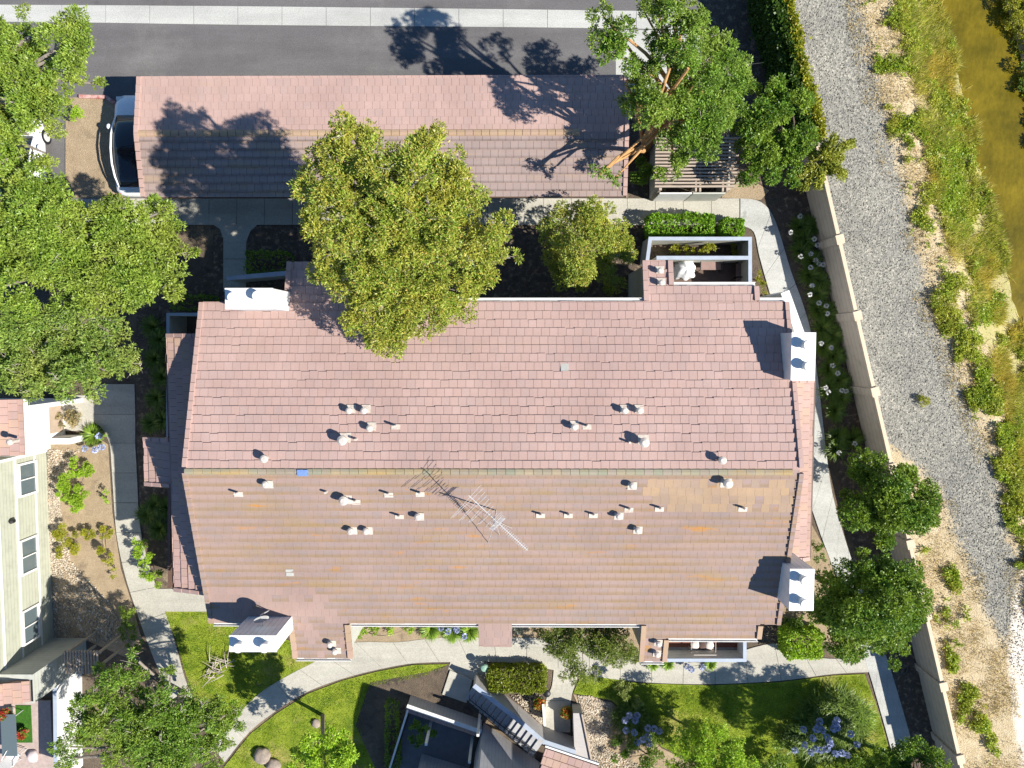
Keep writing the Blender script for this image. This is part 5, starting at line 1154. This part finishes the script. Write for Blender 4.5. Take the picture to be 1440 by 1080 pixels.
# hedges and shrubs
hedge('clipped_hedge', 'long boxy clipped green hedge outside the upper right patio', 'hedge', (912, 300.5, 1006, 332), 1.05, MT['lf_hedge'])
hedge('clipped_hedge', 'small cube shaped clipped green bush at the corner of the upper right patio', 'hedge', (1017, 306, 1047, 331), .95, MT['lf_hedge'])
hedge('clipped_hedge', 'long clipped yellow green hedge between the south footpath and the grey house', 'hedge', (686, 944, 767, 976), .95, leafmat('yellow_hedge', [(.14, .20, .015), (.22, .27, .02), (.28, .30, .03)], .3))
hedge('clipped_hedge', 'square clipped lime bush beside the lower right chimney', 'hedge', (1107, 890, 1158, 929), 1.2, MT['lf_lime'])
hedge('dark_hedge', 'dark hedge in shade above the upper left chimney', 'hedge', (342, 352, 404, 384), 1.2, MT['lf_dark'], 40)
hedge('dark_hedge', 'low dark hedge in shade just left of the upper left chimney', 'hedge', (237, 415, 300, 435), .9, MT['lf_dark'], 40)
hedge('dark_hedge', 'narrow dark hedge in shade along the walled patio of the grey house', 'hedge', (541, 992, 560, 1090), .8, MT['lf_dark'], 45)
S = shrub
S('small pale feathery bush at the lawn edge below the south footpath', 878, 968, 13, 1.2, MT['lf_feather'], 'feathery_bush', 'bush', blobs=[(872, 958, 10, .8), (882, 972, 12, .9), (895, 985, 8, .7)], L=.12, W=.04)
S('leafy green shrub standing in full shade at the left end of the bin enclosure', 898, 240, 22, 1.6, MT['lf_mid'], L=.11, W=.07)
S('bright green shrub on the west footpath, the upper of two', 194, 768, 15, 1.2, MT['lf_lime'], blobs=[(195, 768, 14, .8), (205, 780, 12, .7)], L=.09, W=.05)
S('bright green shrub by the west footpath corner, the lower of two', 215, 806, 18, 1.1, MT['lf_lime'], blobs=[(212, 802, 15, .8), (224, 812, 12, .6), (204, 795, 10, .7)], L=.09, W=.05)
S('spreading green shrub in the tan bed right of the green house', 110, 680, 24, .9, MT['lf_lime'], blobs=[(112, 657, 17, .5), (98, 675, 17, .5), (118, 698, 20, .55), (95, 692, 13, .5), (125, 660, 10, .4), (105, 708, 12, .4)], L=.09, W=.045, dens=90)
S('narrow green shrub at the kerb of the tan bed', 149, 698, 8, .7, MT['lf_lime'], blobs=[(149, 692, 5, .4), (150, 702, 6, .4)], L=.08, W=.04)
S('yellow green low shrub in the tan bed, lower left one', 95, 755, 12, .5, MT['lf_yel'], dens=90, blobs=[(92, 748, 13, .3), (100, 762, 14, .3), (90, 775, 10, .3), (112, 748, 9, .25)], L=.08, W=.035)
S('yellow green low shrub in the tan bed, lower right one', 148, 758, 10, .5, MT['lf_yel'], dens=90, blobs=[(150, 750, 11, .3), (145, 768, 11, .3), (128, 750, 10, .3), (152, 785, 8, .3)], L=.08, W=.035)
S('yellow shrub by the kerb at the lower end of the tan bed', 160, 800, 9, .5, MT['lf_yel'], blobs=[(160, 795, 6, .3), (163, 810, 6, .3)], L=.08, W=.035)
S('green shrub in leaf shadow beside the bend of the west footpath', 180, 880, 16, .9, MT['lf_mid'], blobs=[(175, 855, 14, .5), (182, 885, 16, .6), (190, 905, 12, .6)], L=.09, W=.05)
S('small bush by the red kerb at the open end of the carport', 112, 163, 12, 1.0, MT['lf_lime'], L=.1, W=.05)
S('sparse yellow green shrub inside the upper right patio', 985, 351, 12, 1.2, MT['lf_yel'], blobs=[(1000, 349, 9, 1.2), (985, 352, 8, .8), (970, 352, 8, .7), (950, 351, 8, .5), (1030, 352, 8, .5)], L=.10, W=.05)
S('pale yellow shrub at the corner between the upper right patio and footpath', 1067, 395, 9, .9, MT['lf_yel'], blobs=[(1066, 388, 7, .6), (1072, 405, 7, .6), (1075, 412, 5, .5)], L=.10, W=.05)
S('green plant in the dark patio of the grey house', 590, 1028, 14, 1.0, MT['lf_mid'], blobs=[(580, 1018, 9, .8), (598, 1032, 12, .9), (606, 1028, 8, .8), (585, 1040, 10, .6)], L=.11, W=.07)
S('dark round bush beside the right lawn at the bottom edge', 905, 1058, 26, .8, MT['lf_dark'], blobs=[(880, 1040, 20, .4), (912, 1055, 22, .5), (940, 1030, 18, .6), (870, 1060, 14, .35)], L=.09, W=.05)
S('low dry succulent plant in the white porch opening', 97, 587, 14, .8, MT['lf_tan'], blobs=[(86, 590, 10, .5), (100, 590, 10, .5), (108, 588, 9, .6)], L=.14, W=.05)
S('green bush under the eave at the left of the south bed', 512, 892, 12, .8, MT['lf_lime'], blobs=[(508, 888, 10, .6), (530, 884, 10, .4), (550, 884, 8, .3), (575, 883, 9, .3)], L=.10, W=.05)
S('low green bush in the shade beside the lower right chimney', 1118, 872, 24, .8, MT['lf_dark'], blobs=[(1110, 870, 16, .5), (1128, 878, 14, .6), (1145, 850, 14, .6)], L=.10, W=.05)
S('dark shrub at the foot of the lower right chimney by the path', 1148, 770, 12, .9, MT['lf_dark'], blobs=[(1148, 765, 10, .5), (1152, 785, 9, .5)], L=.09, W=.05)
S('tiny pale plant in the south bed next to the small porch roof', 728, 886, 6, .4, leafmat('silver_leaves', [(.35, .42, .32), (.45, .5, .4)], .2), L=.09, W=.05)
# agapanthus
AG = 'agapanthus along the tan wall'
ORD = 'first second third fourth fifth sixth seventh eighth ninth tenth eleventh twelfth thirteenth fourteenth fifteenth sixteenth seventeenth eighteenth nineteenth twentieth twenty-first twenty-second'.split()
for i, (px, py, hd) in enumerate([(1127, 318, [(1125, 304)]), (1132, 336, [(1112, 327), (1145, 336), (1150, 345)]), (1143, 318, []), (1128, 352, [(1126, 361), (1140, 357)]), (1145, 368, [(1147, 366), (1152, 371), (1158, 372)]), (1140, 386, [(1140, 376)]), (1155, 396, []), (1150, 412, [(1142, 402), (1139, 414)]), (1153, 436, [(1152, 426), (1162, 430)]),
        (1166, 440, [(1164, 441)]), (1158, 462, []), (1172, 470, []), (1160, 488, [(1155, 483), (1169, 489)]), (1175, 500, []), (1168, 520, [(1171, 514), (1178, 525)]), (1182, 536, []), (1168, 548, [(1161, 545), (1165, 552)]), (1184, 556, [(1184, 549), (1190, 550)]), (1176, 578, []), (1180, 615, [(1202, 624)]), (1178, 632, [(1180, 637), (1208, 642)]), (1200, 618, [])]):
    agapanthus(px, py, ORD[i] + ' strap leaved clump down the tan wall from the path bend, ' + ('no flowers', 'one white flower head', 'two white flower heads', 'three white flower heads')[len(hd)], .42, heads=hd, group=AG, n=90)
agapanthus(1170, 1022, 'huge strap leaved clump crowded with blue flower heads on the right lawn', 0.62, leaf='aga2', flower='bluefl', n=1500, hz=1.15, sprd=1.5,
           heads=[(1152, 1020), (1148, 1026), (1157, 1027), (1153, 1014), (1174, 1018), (1177, 1013), (1172, 1025), (1178, 1023), (1163, 1037), (1166, 1042), (1132, 1048), (1143, 1038), (1130, 1026), (1147, 1053), (1155, 1055), (1163, 1053), (1168, 1046), (1184, 1059), (1175, 1060), (1196, 1032), (1205, 1047), (1118, 1055), (1140, 1058), (1192, 1062)])
agapanthus(1205, 1010, 'plain strap leaved clump right behind the huge blue flowered one', .5, leaf='agay', n=220, sprd=.5, heads=[])
agapanthus(1120, 1040, 'plain dark strap leaved clump left of the huge blue flowered one', .5, n=170, sprd=.4, heads=[])
agapanthus(885, 1010, 'strap leaved clump with pale blue flower heads, nearer the gate path', .42, flower='bluefl', n=260, sprd=.6, heads=[(879, 1013), (893, 1013), (896, 1006), (885, 1006), (880, 1027), (892, 1030)], hz=.8)
agapanthus(910, 1030, 'strap leaved clump with pale blue flower heads, nearer the right lawn', .42, flower='bluefl', n=260, sprd=.6, heads=[(911, 1024), (920, 1025), (927, 1028), (904, 1040), (911, 1036), (913, 1046), (896, 1044)], hz=.8)
agapanthus(130, 612, 'green strap leaved plant with pale blue flowers beside the white porch', .42, leaf='agay', flower='bluefl', n=110, heads=[(139, 613), (143, 629), (133, 633), (119, 631)], hz=.6)
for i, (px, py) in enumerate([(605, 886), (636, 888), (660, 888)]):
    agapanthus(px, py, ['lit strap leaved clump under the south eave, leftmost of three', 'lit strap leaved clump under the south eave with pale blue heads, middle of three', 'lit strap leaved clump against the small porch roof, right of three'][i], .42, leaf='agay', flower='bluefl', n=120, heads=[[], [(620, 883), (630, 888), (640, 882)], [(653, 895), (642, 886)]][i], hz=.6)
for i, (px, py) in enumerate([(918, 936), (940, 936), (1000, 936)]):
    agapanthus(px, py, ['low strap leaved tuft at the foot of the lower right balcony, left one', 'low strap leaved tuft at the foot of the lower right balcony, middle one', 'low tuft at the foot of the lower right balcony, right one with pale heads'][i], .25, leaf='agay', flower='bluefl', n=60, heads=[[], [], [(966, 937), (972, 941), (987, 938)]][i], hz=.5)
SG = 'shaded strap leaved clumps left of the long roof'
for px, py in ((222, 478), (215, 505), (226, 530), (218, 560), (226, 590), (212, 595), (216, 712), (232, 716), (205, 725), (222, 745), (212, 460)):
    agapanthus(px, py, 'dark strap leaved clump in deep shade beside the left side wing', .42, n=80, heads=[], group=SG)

S('leafy dark shrub between the huge blue flowered clump and the bottom edge', 1205, 1068, 30, 1.3, MT['lf_dark'], blobs=[(1195, 1072, 26, .7), (1222, 1060, 22, .8), (1165, 1080, 24, .5)], L=.11, W=.05)
S('dark leafy shrub at the left of the huge blue flowered clump on the right lawn', 1085, 1060, 30, 1.0, MT['lf_mid'], blobs=[(1082, 1068, 26, .6), (1100, 1058, 20, .6), (1068, 1080, 22, .6)], L=.11, W=.05)
# the creek bank: weeds, straw and far bushes
def scatter(n, xlo, xhi, ylo, yhi, keep):
    y = rng.uniform(ylo, yhi, n); x = rng.uniform(0, 1, n); x = xlo(y) + x * (xhi(y) - xlo(y)); k = keep(x, y); return x[k], y[k]
Y0, Y1 = Y(1100, 0, 1380), Y(-110, 0, 1350)
def band(y): return np.clip((Y(300, 0, 1300) - y) / 5.0, 0, 1)          # 1 = lower stretch, where the weeds hug the gravel
def dens_weed(x, y):
    t = (x - ip(TOPL, y)) / (ip(EDGE, y) - ip(TOPL, y)); m = .9 * vnoise(x * .8 + 11, y * .7, 21) + .45 * vnoise(x * 2.4, y * 2.4, 5); g = x - ip(GRR, y); b_ = band(y)
    edge = b_ * np.exp(-((g - 1.0) / .75) ** 2) * .24 + (1 - b_) * np.exp(-((t - .45) / .33) ** 2) * .20 + b_ * np.exp(-((t - .75) / .4) ** 2) * .12
    return rng.random(len(x)) < np.clip((m + edge - .74) * 5, 0, 1)
x, y = scatter(110000, lambda y: ip(GRR, y) - .1, lambda y: ip(EDGE, y) + .15, Y0, Y1, dens_weed)
hgt = .08 + .5 * vnoise(x * 1.4 + 40, y * 1.4, 8) ** 1.5; z = bankz(x, y) + rng.random(len(x)) * hgt
V, Q = sprig_mesh(np.stack([x, y, z], 1), unit(rng.normal(size=(len(x), 3)) * .6 + np.array([0, 0, 1.])), .11, .05, 5, .8); tag(mesh_np('bank_weeds', V, Q, MT['weed']), 'low green weeds in patches along the creek bank', 'weeds', kind='stuff')
x, y = scatter(16000, lambda y: ip(FARL, y) + .2, lambda y: ip(FARL, y) + 7, Y0, Y1, lambda x, y: rng.random(len(x)) < np.clip((vnoise(x * .7 + 2, y * .7, 41) - .35) * 4, 0, 1))
V, Q = sprig_mesh(np.stack([x, y, bankz(x, y) + rng.random(len(x)) * .35], 1), unit(rng.normal(size=(len(x), 3)) * .6 + np.array([0, 0, 1.])), .13, .055, 5, .8); tag(mesh_np('far_bank_weeds', V, Q, MT['weed']), 'rank green growth along the far side of the creek', 'weeds', kind='stuff')
# the strip of weeds behind the lower wall
S1 = ln([(1298, 760), (1310, 850), (1332, 900), (1340, 960), (1352, 1010), (1358, 1090)]); S2 = ln([(1312, 760), (1345, 850), (1352, 900), (1358, 960), (1372, 1010), (1405, 1090)])
x, y = scatter(9000, lambda y: ip(S1, y) - .2, lambda y: ip(S2, y) + .5, Y(1095, 0, 1350), Y(770, 0, 1310), lambda x, y: rng.random(len(x)) < np.clip((vnoise(x * .9 + 5, y * .7, 31) - .57) * 7, 0, 1))
V, Q = sprig_mesh(np.stack([x, y, bankz(x, y) + rng.random(len(x)) * .25], 1), unit(rng.normal(size=(len(x), 3)) * .6 + np.array([0, 0, 1.])), .13, .06, 5, .8); tag(mesh_np('dry_strip_weeds', V, Q, MT['weed']), 'green weeds straggling through the dry strip behind the wall', 'weeds', kind='stuff')
# tall grass at the water
def blades(x, y, z, L, W, mat, name, lean=.8, aim=None):
    n = len(x); d = unit(rng.normal(size=(n, 3)) * lean + np.array([0, 0, 1.]) + (aim if aim is not None else 0)); nr = unit(rng.normal(size=(n, 3)) * .4 + np.array([0, 0, .6])); nr = unit(nr - d * (nr * d).sum(1, keepdims=True))
    V, Q = leaf_quads(np.stack([x, y, z], 1), d, nr, L * rng.uniform(.6, 1.3, n), np.full(n, W)); return mesh_np(name, V, Q, mat)
x, y = scatter(170000, lambda y: ip(TOPL, y) + (ip(EDGE, y) - ip(TOPL, y)) * .2, lambda y: ip(EDGE, y) + .12, Y0, Y1, lambda x, y: rng.random(len(x)) < np.clip((vnoise(x * .9, y * .8, 77) - .38) * 6.0, 0, 1) * np.clip(.28 + (x - ip(TOPL, y)) / (ip(EDGE, y) - ip(TOPL, y)), 0, 1))
tag(blades(x, y, bankz(x, y), .42, .03, MT['grassy'], 'bank_grass', .9, np.array([.5, .1, 0])), 'tall yellowing grass leaning over the creek edge', 'grass', kind='stuff')
x, y = scatter(60000, lambda y: np.maximum(ip(GRR, y) - .8, np.array([wallx(q) for q in y]) + .2), lambda y: ip(EDGE, y) - .5, Y0, Y1, lambda x, y: rng.random(len(x)) < np.clip((vnoise(x * .8 + 9, y * .8, 13) - .38) * 3, 0, 1))
tag(blades(x, y, bankz(x, y), .22, .02, MT['straw'], 'dry_straw', 1.3), 'dry straw lying over the bank between gravel and weeds', 'grass', kind='stuff')
x, y = scatter(26000, lambda y: np.array([wallx(q) for q in y]) + .3, lambda y: ip(PALE, y) + .3, Y(1095, 0, 1350), Y(700, 0, 1330), lambda x, y: (x < ip(GRL, y) + .6) & (rng.random(len(x)) < np.clip((vnoise(x * .9 + 3, y * .9, 15) - .3) * 3, 0, 1)))
tag(blades(x, y, bankz(x, y), .2, .02, MT['straw'], 'dry_strip_straw', 1.3), 'dry straw covering the strip behind the lower wall', 'grass', kind='stuff')
# loose stones of the track
def stones(n, xlo, xhi, ylo, yhi, s0, s1, mat, name, zf, keep=None, label=None):
    x, y = scatter(n, xlo, xhi, ylo, yhi, keep or (lambda x, y: np.ones(len(x), bool))); n = len(x); s = rng.uniform(s0, s1, (n, 1, 1))
    o = np.array([[1, 0, 0], [0, 1, 0], [-1, 0, 0], [0, -1, 0], [0, 0, .7], [0, 0, -.5]], float); a = rng.uniform(0, 6.28, n); c_, s_ = np.cos(a), np.sin(a)
    R = np.zeros((n, 3, 3)); R[:, 0, 0] = c_; R[:, 0, 1] = -s_; R[:, 1, 0] = s_; R[:, 1, 1] = c_; R[:, 2, 2] = 1
    V = np.einsum('nij,kj->nki', R, o) * s * (1 + .35 * rng.normal(size=(n, 6, 1))) + np.stack([x, y, zf(x, y)], 1)[:, None]
    f = np.array([[0, 1, 4], [1, 2, 4], [2, 3, 4], [3, 0, 4], [1, 0, 5], [2, 1, 5], [3, 2, 5], [0, 3, 5]]); Q = (np.arange(n)[:, None, None] * 6 + f[None]).reshape(-1, 3)
    return tag(mesh_np(name, V.reshape(-1, 3), Q, mat), label, 'stones', kind='stuff')
MT['stone'] = leafmat('loose_stones', [(.16, .158, .145), (.21, .207, .187), (.26, .253, .225), (.38, .36, .31)], 0.0)
MT['pebble'] = leafmat('river_pebbles', [(.34, .28, .21), (.46, .40, .32), (.56, .49, .40), (.28, .24, .20), (.50, .38, .26)], 0.0)
stones(12000, lambda y: np.maximum(ip(GRL, y) - .3, np.array([wallx(q) for q in y]) + .1), lambda y: ip(GRR, y) + .4, Y(1000, 0, 1400), Y(-20, 0, 1150), .014, .034, MT['stone'], 'gravel_stones', lambda x, y: bankz(x, y) + .01, label='loose grey gravel stones of the track')
from_px = lambda l: ln(l)
b1, b2 = ln([(67, 628), (69, 760), (70, 900)]), ln([(118, 626), (100, 650), (84, 700), (88, 740), (100, 790), (150, 840), (185, 905)])
stones(4200, lambda y: ip(b1, y), lambda y: ip(b2, y), Y(902, 0, 70), Y(632, 0, 70), .03, .07, MT['pebble'], 'bed_pebbles', lambda x, y: x * 0 + .02, label='pale river pebbles along the green house wall')
b1, b2 = ln([(812, 978), (822, 1010), (832, 1080)]), ln([(830, 978), (862, 992), (858, 1020), (850, 1050), (905, 1080)])
stones(2300, lambda y: ip(b1, y), lambda y: ip(b2, y), Y(1082, 0, 830), Y(978, 0, 820), .03, .07, MT['pebble'], 'gate_pebbles', lambda x, y: x * 0 + .03, label='river pebbles beside the gate path')
sheet('pebble_bed', [(806, 976), (860, 988), (930, 1052), (1010, 1090), (836, 1090), (822, 1004), (812, 990)], .021, MT['dry'])
b1, b2 = ln([(716, 976), (742, 1000), (762, 1018)]), ln([(760, 976), (762, 1018)])
stones(500, lambda y: ip(b1, y), lambda y: ip(b2, y), Y(1018, 0, 750), Y(977, 0, 720), .03, .07, MT['pebble'], 'hedge_pebbles', lambda x, y: x * 0 + .02, label='pebbles below the clipped yellow green hedge')
# lawn blades
MT['turf'] = leafmat('lawn_blades', [(0.164, 0.291, 0.018), (0.255, 0.400, 0.027), (0.364, 0.491, 0.036), (0.473, 0.528, 0.073)], .35)
for nm, lab, poly, n in (('lawn_west_grass', 'mown grass between the west path and the south walkway', [(228, 862), (300, 862), (340, 882), (420, 907), (468, 911), (440, 930), (400, 950), (345, 996), (300, 1046), (282, 1000), (262, 950), (246, 897)], 26000),
                         ('lawn_centre_grass', 'mown grass below the curved south walkway', [(312, 1083), (352, 1034), (388, 1006), (432, 978), (482, 959), (532, 946), (582, 937), (630, 936), (600, 950), (520, 965), (505, 1010), (520, 1083)], 30000),
                         ('lawn_east_grass', 'mown grass on the right lawn below the south walkway', [(818, 950), (900, 963), (1000, 966), (1100, 961), (1170, 952), (1214, 950), (1229, 985), (1243, 1030), (1256, 1083), (1010, 1083), (930, 1048), (862, 983), (810, 973)], 52000)):
    pl = [P(a, b, 0) for a, b in poly]; pl = [(p.x, p.y) for p in pl]; xs_, ys_ = zip(*pl)
    x = rng.uniform(min(xs_), max(xs_), n * 2); y = rng.uniform(min(ys_), max(ys_), n * 2); k = inpoly(x, y, pl) & (rng.random(len(x)) < .35 + .65 * (vnoise(x * 1.3, y * 1.3, 2) > .42)); x, y = x[k], y[k]
    tag(blades(x, y, x * 0 + .012, .07, .02, MT['turf'], nm, .9), lab, 'grass', kind='stuff')
# far bank bushes
T('bank_bush', 'bright yellow green bush on the far creek bank at the top right corner', 'bush', tuple(P(1425, 25, -1.2)), [(1434, 16, 26, -1.2, .35), (1418, 40, 12, -1.4, .35), (1446, 50, 20, -1.2, .35), (1450, 5, 28, -1.1, .35), (1420, 6, 12, -1.3, .35)], MT['lf_yel'], .13, .05, 34, 6, .06, 'barkd')
T('bank_bush', 'dark green bush on the far creek bank at the right edge', 'bush', tuple(P(1442, 95, -1.2)), [(1448, 95, 20, -1.2, .35), (1454, 125, 18, -1.2, .35), (1442, 108, 10, -1.3, .35), (1448, 75, 14, -1.2, .35)], MT['lf_mid'], .13, .05, 34, 6, .06, 'barkd')
T('bank_bush', 'shaded bush at the right edge overhanging the creek further down', 'bush', tuple(P(1455, 180, -1.2)), [(1464, 165, 16, -1.2, .35), (1470, 200, 18, -1.2, .35), (1460, 140, 12, -1.2, .35)], MT['lf_dark'], .13, .05, 34, 6, .06, 'barkd')
S('lone yellow green weed tuft growing in the grey gravel', 1296, 563, 9, .3, MT['lf_yel'], 'weed_tuft', 'weed', blobs=[(1296, 563, 9, .15, .5)], L=.13, W=.03)
for i, (px, py) in enumerate([(1343, 878), (1346, 905), (1340, 942)]):
    S(['green weed clump on the dry strip behind the wall, uppermost of three', 'green weed clump on the dry strip behind the wall, middle of three', 'green weed clump on the dry strip behind the wall, lowest of three'][i], px, py, 9, .4, MT['weed'], 'weed_tuft', 'weed', blobs=[(px, py, 6, .2, .6)], L=.12, W=.05)

# dead branches on the shaded lawn
q = P(308, 940, .1); fb = MB()
for i in range(26):
    a_ = q + Vector((rng.uniform(-.5, .5), rng.uniform(-.45, .45), .03)); d_ = Vector((rng.normal(), rng.normal(), .12)).normalized(); L_ = rng.uniform(.4, 1.0); e_ = a_ + d_ * L_ * .5 + Vector((0, 0, .08)); fb.tube([a_, e_, a_ + d_ * L_ + Vector((0, 0, .02))], [.03, .02, .006], 5)
tag(fb.build('branch_pile', MT['twig'], origin=(q.x, q.y, 0)), 'tangle of dead pale branches lying on the shaded lawn below the lower left chimney', 'branches')
# furniture
fab = plain('brown_sling_fabric', (.27, .18, .16), .8, .1, 6)
patio_chair(1000, 372, 0, 'brown sling chair facing the roof on the upper right patio', fab, MT['black'], .95, .14, .25)
patio_chair(1043, 380, math.radians(-90), 'brown lounge seat against the right wall of the upper right patio, nearer the planter', fab, MT['black'], .62, .14, .15, name='lounge_seat')
patio_chair(1043, 400, math.radians(-90), 'brown lounge seat against the right wall of the upper right patio, nearer the eave', fab, MT['black'], .62, .14, .15, name='lounge_seat')
ch = patio_chair(988, 906, math.radians(180), 'wide chair heaped with white and brown cushions on the lower right balcony', plain('cream_cushion', (.55, .50, .44), .9, .1, 5), MT['wood'], 1.0, 2.6, .1)
q = P(988, 908, 3.2)
for dx, mt, nm in ((-.32, 'cream', 'cushion'), (.0, 'brown', 'cushion'), (.32, 'cream', 'cushion')):
    vs, fs = loft([sect(yy_, .04 + .17 * math.sin(math.pi * t), .03, .03 + .19 * math.sin(math.pi * t) + .01, 12, 2.6) for t, yy_ in ((.02, -.24), (.2, -.2), (.5, 0), (.8, .2), (.98, .24))], 12)
    mb = MB(); R = Matrix.Rotation(rng.uniform(-.4, .4), 3, 'Z'); mb.add([Vector((q.x + dx, q.y + .02, 3.03)) + R @ v for v in vs], fs); mb.build(nm, plain(mt + '_cushion_fabric', (.66, .60, .54) if mt == 'cream' else (.10, .06, .05), .9, .12, 6), ch, smooth=True)
# covered barbecue
q = P(963, 379, .7); q.z = .14; gr = thing('covered_barbecue', 'barbecue under a crumpled white cover on the upper right patio', 'barbecue', q)
bm = bmesh.new(); bmesh.ops.create_icosphere(bm, subdivisions=4, radius=1)
for v in bm.verts:
    c = v.co; k = 1 / max(abs(c.x) ** 3.2 + abs(c.y) ** 3.2 + abs(c.z) ** 3.2, 1e-6) ** (1 / 3.2); c *= k; w_ = math.atan2(c.y, c.x); fold = 1 + .09 * math.sin(7 * w_ + 2 * c.z) * (1 - max(0, c.z)) + .06 * (vnoise(np.array([c.x * 3 + 9]), np.array([c.y * 3 + c.z * 2 + 9]), 6)[0] - .5) * 2
    v.co = Vector((c.x * .42 * fold * (1.12 - .22 * c.z), c.y * .40 * fold * (1.1 - .2 * c.z), .52 + c.z * .46 + .05 * math.sin(4 * w_ + 1) * (c.z > .5)))
me = bpy.data.meshes.new('cover'); bm.to_mesh(me); bm.free(); me.shade_smooth(); o = link('cover', me, plain('white_cover', (.78, .78, .79), .7, .05, 4)); o.parent = gr
mb = MB()
for sx in (-.3, .3): mb.tube([q + Vector((sx - .02, -.3, .09)), q + Vector((sx + .02, -.3, .09))], .09, 14)
mb.build('wheel', MT['black'], gr)
q = P(945, 376, .5); q.z = .14; t = thing('folded_stroller', 'dark wheeled frame folded up beside the white covered barbecue', 'stroller', q); mb = MB()
mb.tube([q + Vector((-.2, -.1, .15)), q + Vector((0, .1, .8)), q + Vector((.2, .12, .85))], .02, 6); mb.tube([q + Vector((.2, -.1, .15)), q + Vector((0, .1, .75)), q + Vector((-.15, .15, .85))], .02, 6); mb.build('frame', MT['black'], t)
for sx in (-.2, .2): mb = MB(); mb.tube([q + Vector((sx - .02, -.1, .15)), q + Vector((sx + .02, -.1, .15))], .15, 16); mb.build('wheel', MT['black'], t)
# west patio things
wp = plain('white_plastic', (.76, .75, .74), .4, .03)
patio_chair(17, 1064, math.radians(150), 'white plastic chair on the pale paved patio in the lower left corner', wp, wp, .55, .12, .3)
q = P(15, 1032, .6); q.z = .12; t = thing('glass_table', 'glass topped patio table at the left edge below the pink eave', 'table', q); mb = MB(); mb.box(q + Vector((0, 0, .6)), (.75, 2.1, .02)); mb.build('table_top', MT['winglass'], t, bevel=.008)
for sx in (-.33, .33):
    for sy in (-.95, .95): mb = MB(); mb.tube([q + Vector((sx, sy, .59)), q + Vector((sx, sy, 0))], .02, 6); mb.build('leg', MT['steel'], t)
pot_plant(7, 1005, 'red flowering pot plant at the far left edge of the lower left patio', 'plant', plain('white_pot', (.6, .6, .58), .6), .2, .3, MT['lf_mid'], MT['lf_red'], 160, .12)
pot_plant(31, 1033, 'red and green pot plant on the turf mat', 'plant', plain('terracotta', (.42, .18, .09), .8), .15, .25, MT['lf_mid'], MT['lf_red'], 120, .14)
q = P(45, 1065, .3); q.z = .12; o = MB(); vs, fs = loft([sect(yy_, .06 + .2 * math.sin(math.pi * t), .0, .06 + .24 * math.sin(math.pi * t), 12, 3) for t, yy_ in ((.02, -.3), (.2, -.25), (.5, 0), (.8, .25), (.98, .3))], 12); o.add([q + v for v in vs], fs)
tag(o.build('floor_cushion', plain('white_pink_cushion', (.66, .56, .56), .9, .12, 8), origin=q, smooth=True), 'white and pink cushion lying on the paving beside the white plastic chair', 'cushion')
pot_plant(758, 990, 'orange flowering pot plant on the low white wall, left of the gate path', 'plant', plain('clay_pot', (.40, .19, .10), .8), .17, .35, MT['lf_mid'], MT['lf_orange'], 260, .0, 1.35)
pot_plant(797, 1003, 'orange flowering pot plant at the right side of the gate path', 'plant', plain('clay_pot_dark', (.32, .15, .08), .8), .18, .35, MT['lf_mid'], MT['lf_orange'], 260, .0, 1.45)
# pergola at the lower left
a_, b_ = P(92, 917, 2.3), P(138, 938, 2.3); t = thing('pergola', 'small dark slatted pergola beside the shaded wing at the lower left', 'pergola', ((a_.x + b_.x) / 2, (a_.y + b_.y) / 2, 0))
for i in range(12): x = a_.x + (b_.x - a_.x) * i / 11; mb = MB(); mb.bb(x - .025, x + .025, b_.y - .3, a_.y + .1, 2.3, 2.38); mb.build('slat', MT['wood'], t)
mb = MB(); mb.bb(a_.x - .1, b_.x + .1, b_.y - .04, b_.y + .04, 2.16, 2.297); mb.bb(a_.x - .1, b_.x + .1, a_.y - .1, a_.y - .02, 2.16, 2.297); mb.build('beam', MT['wood'], t)
for x in (a_.x, b_.x):
    for y in (a_.y - .06, b_.y): mb = MB(); mb.box((x, y, 1.08), (.1, .1, 2.15)); mb.build('post', MT['wood'], t)
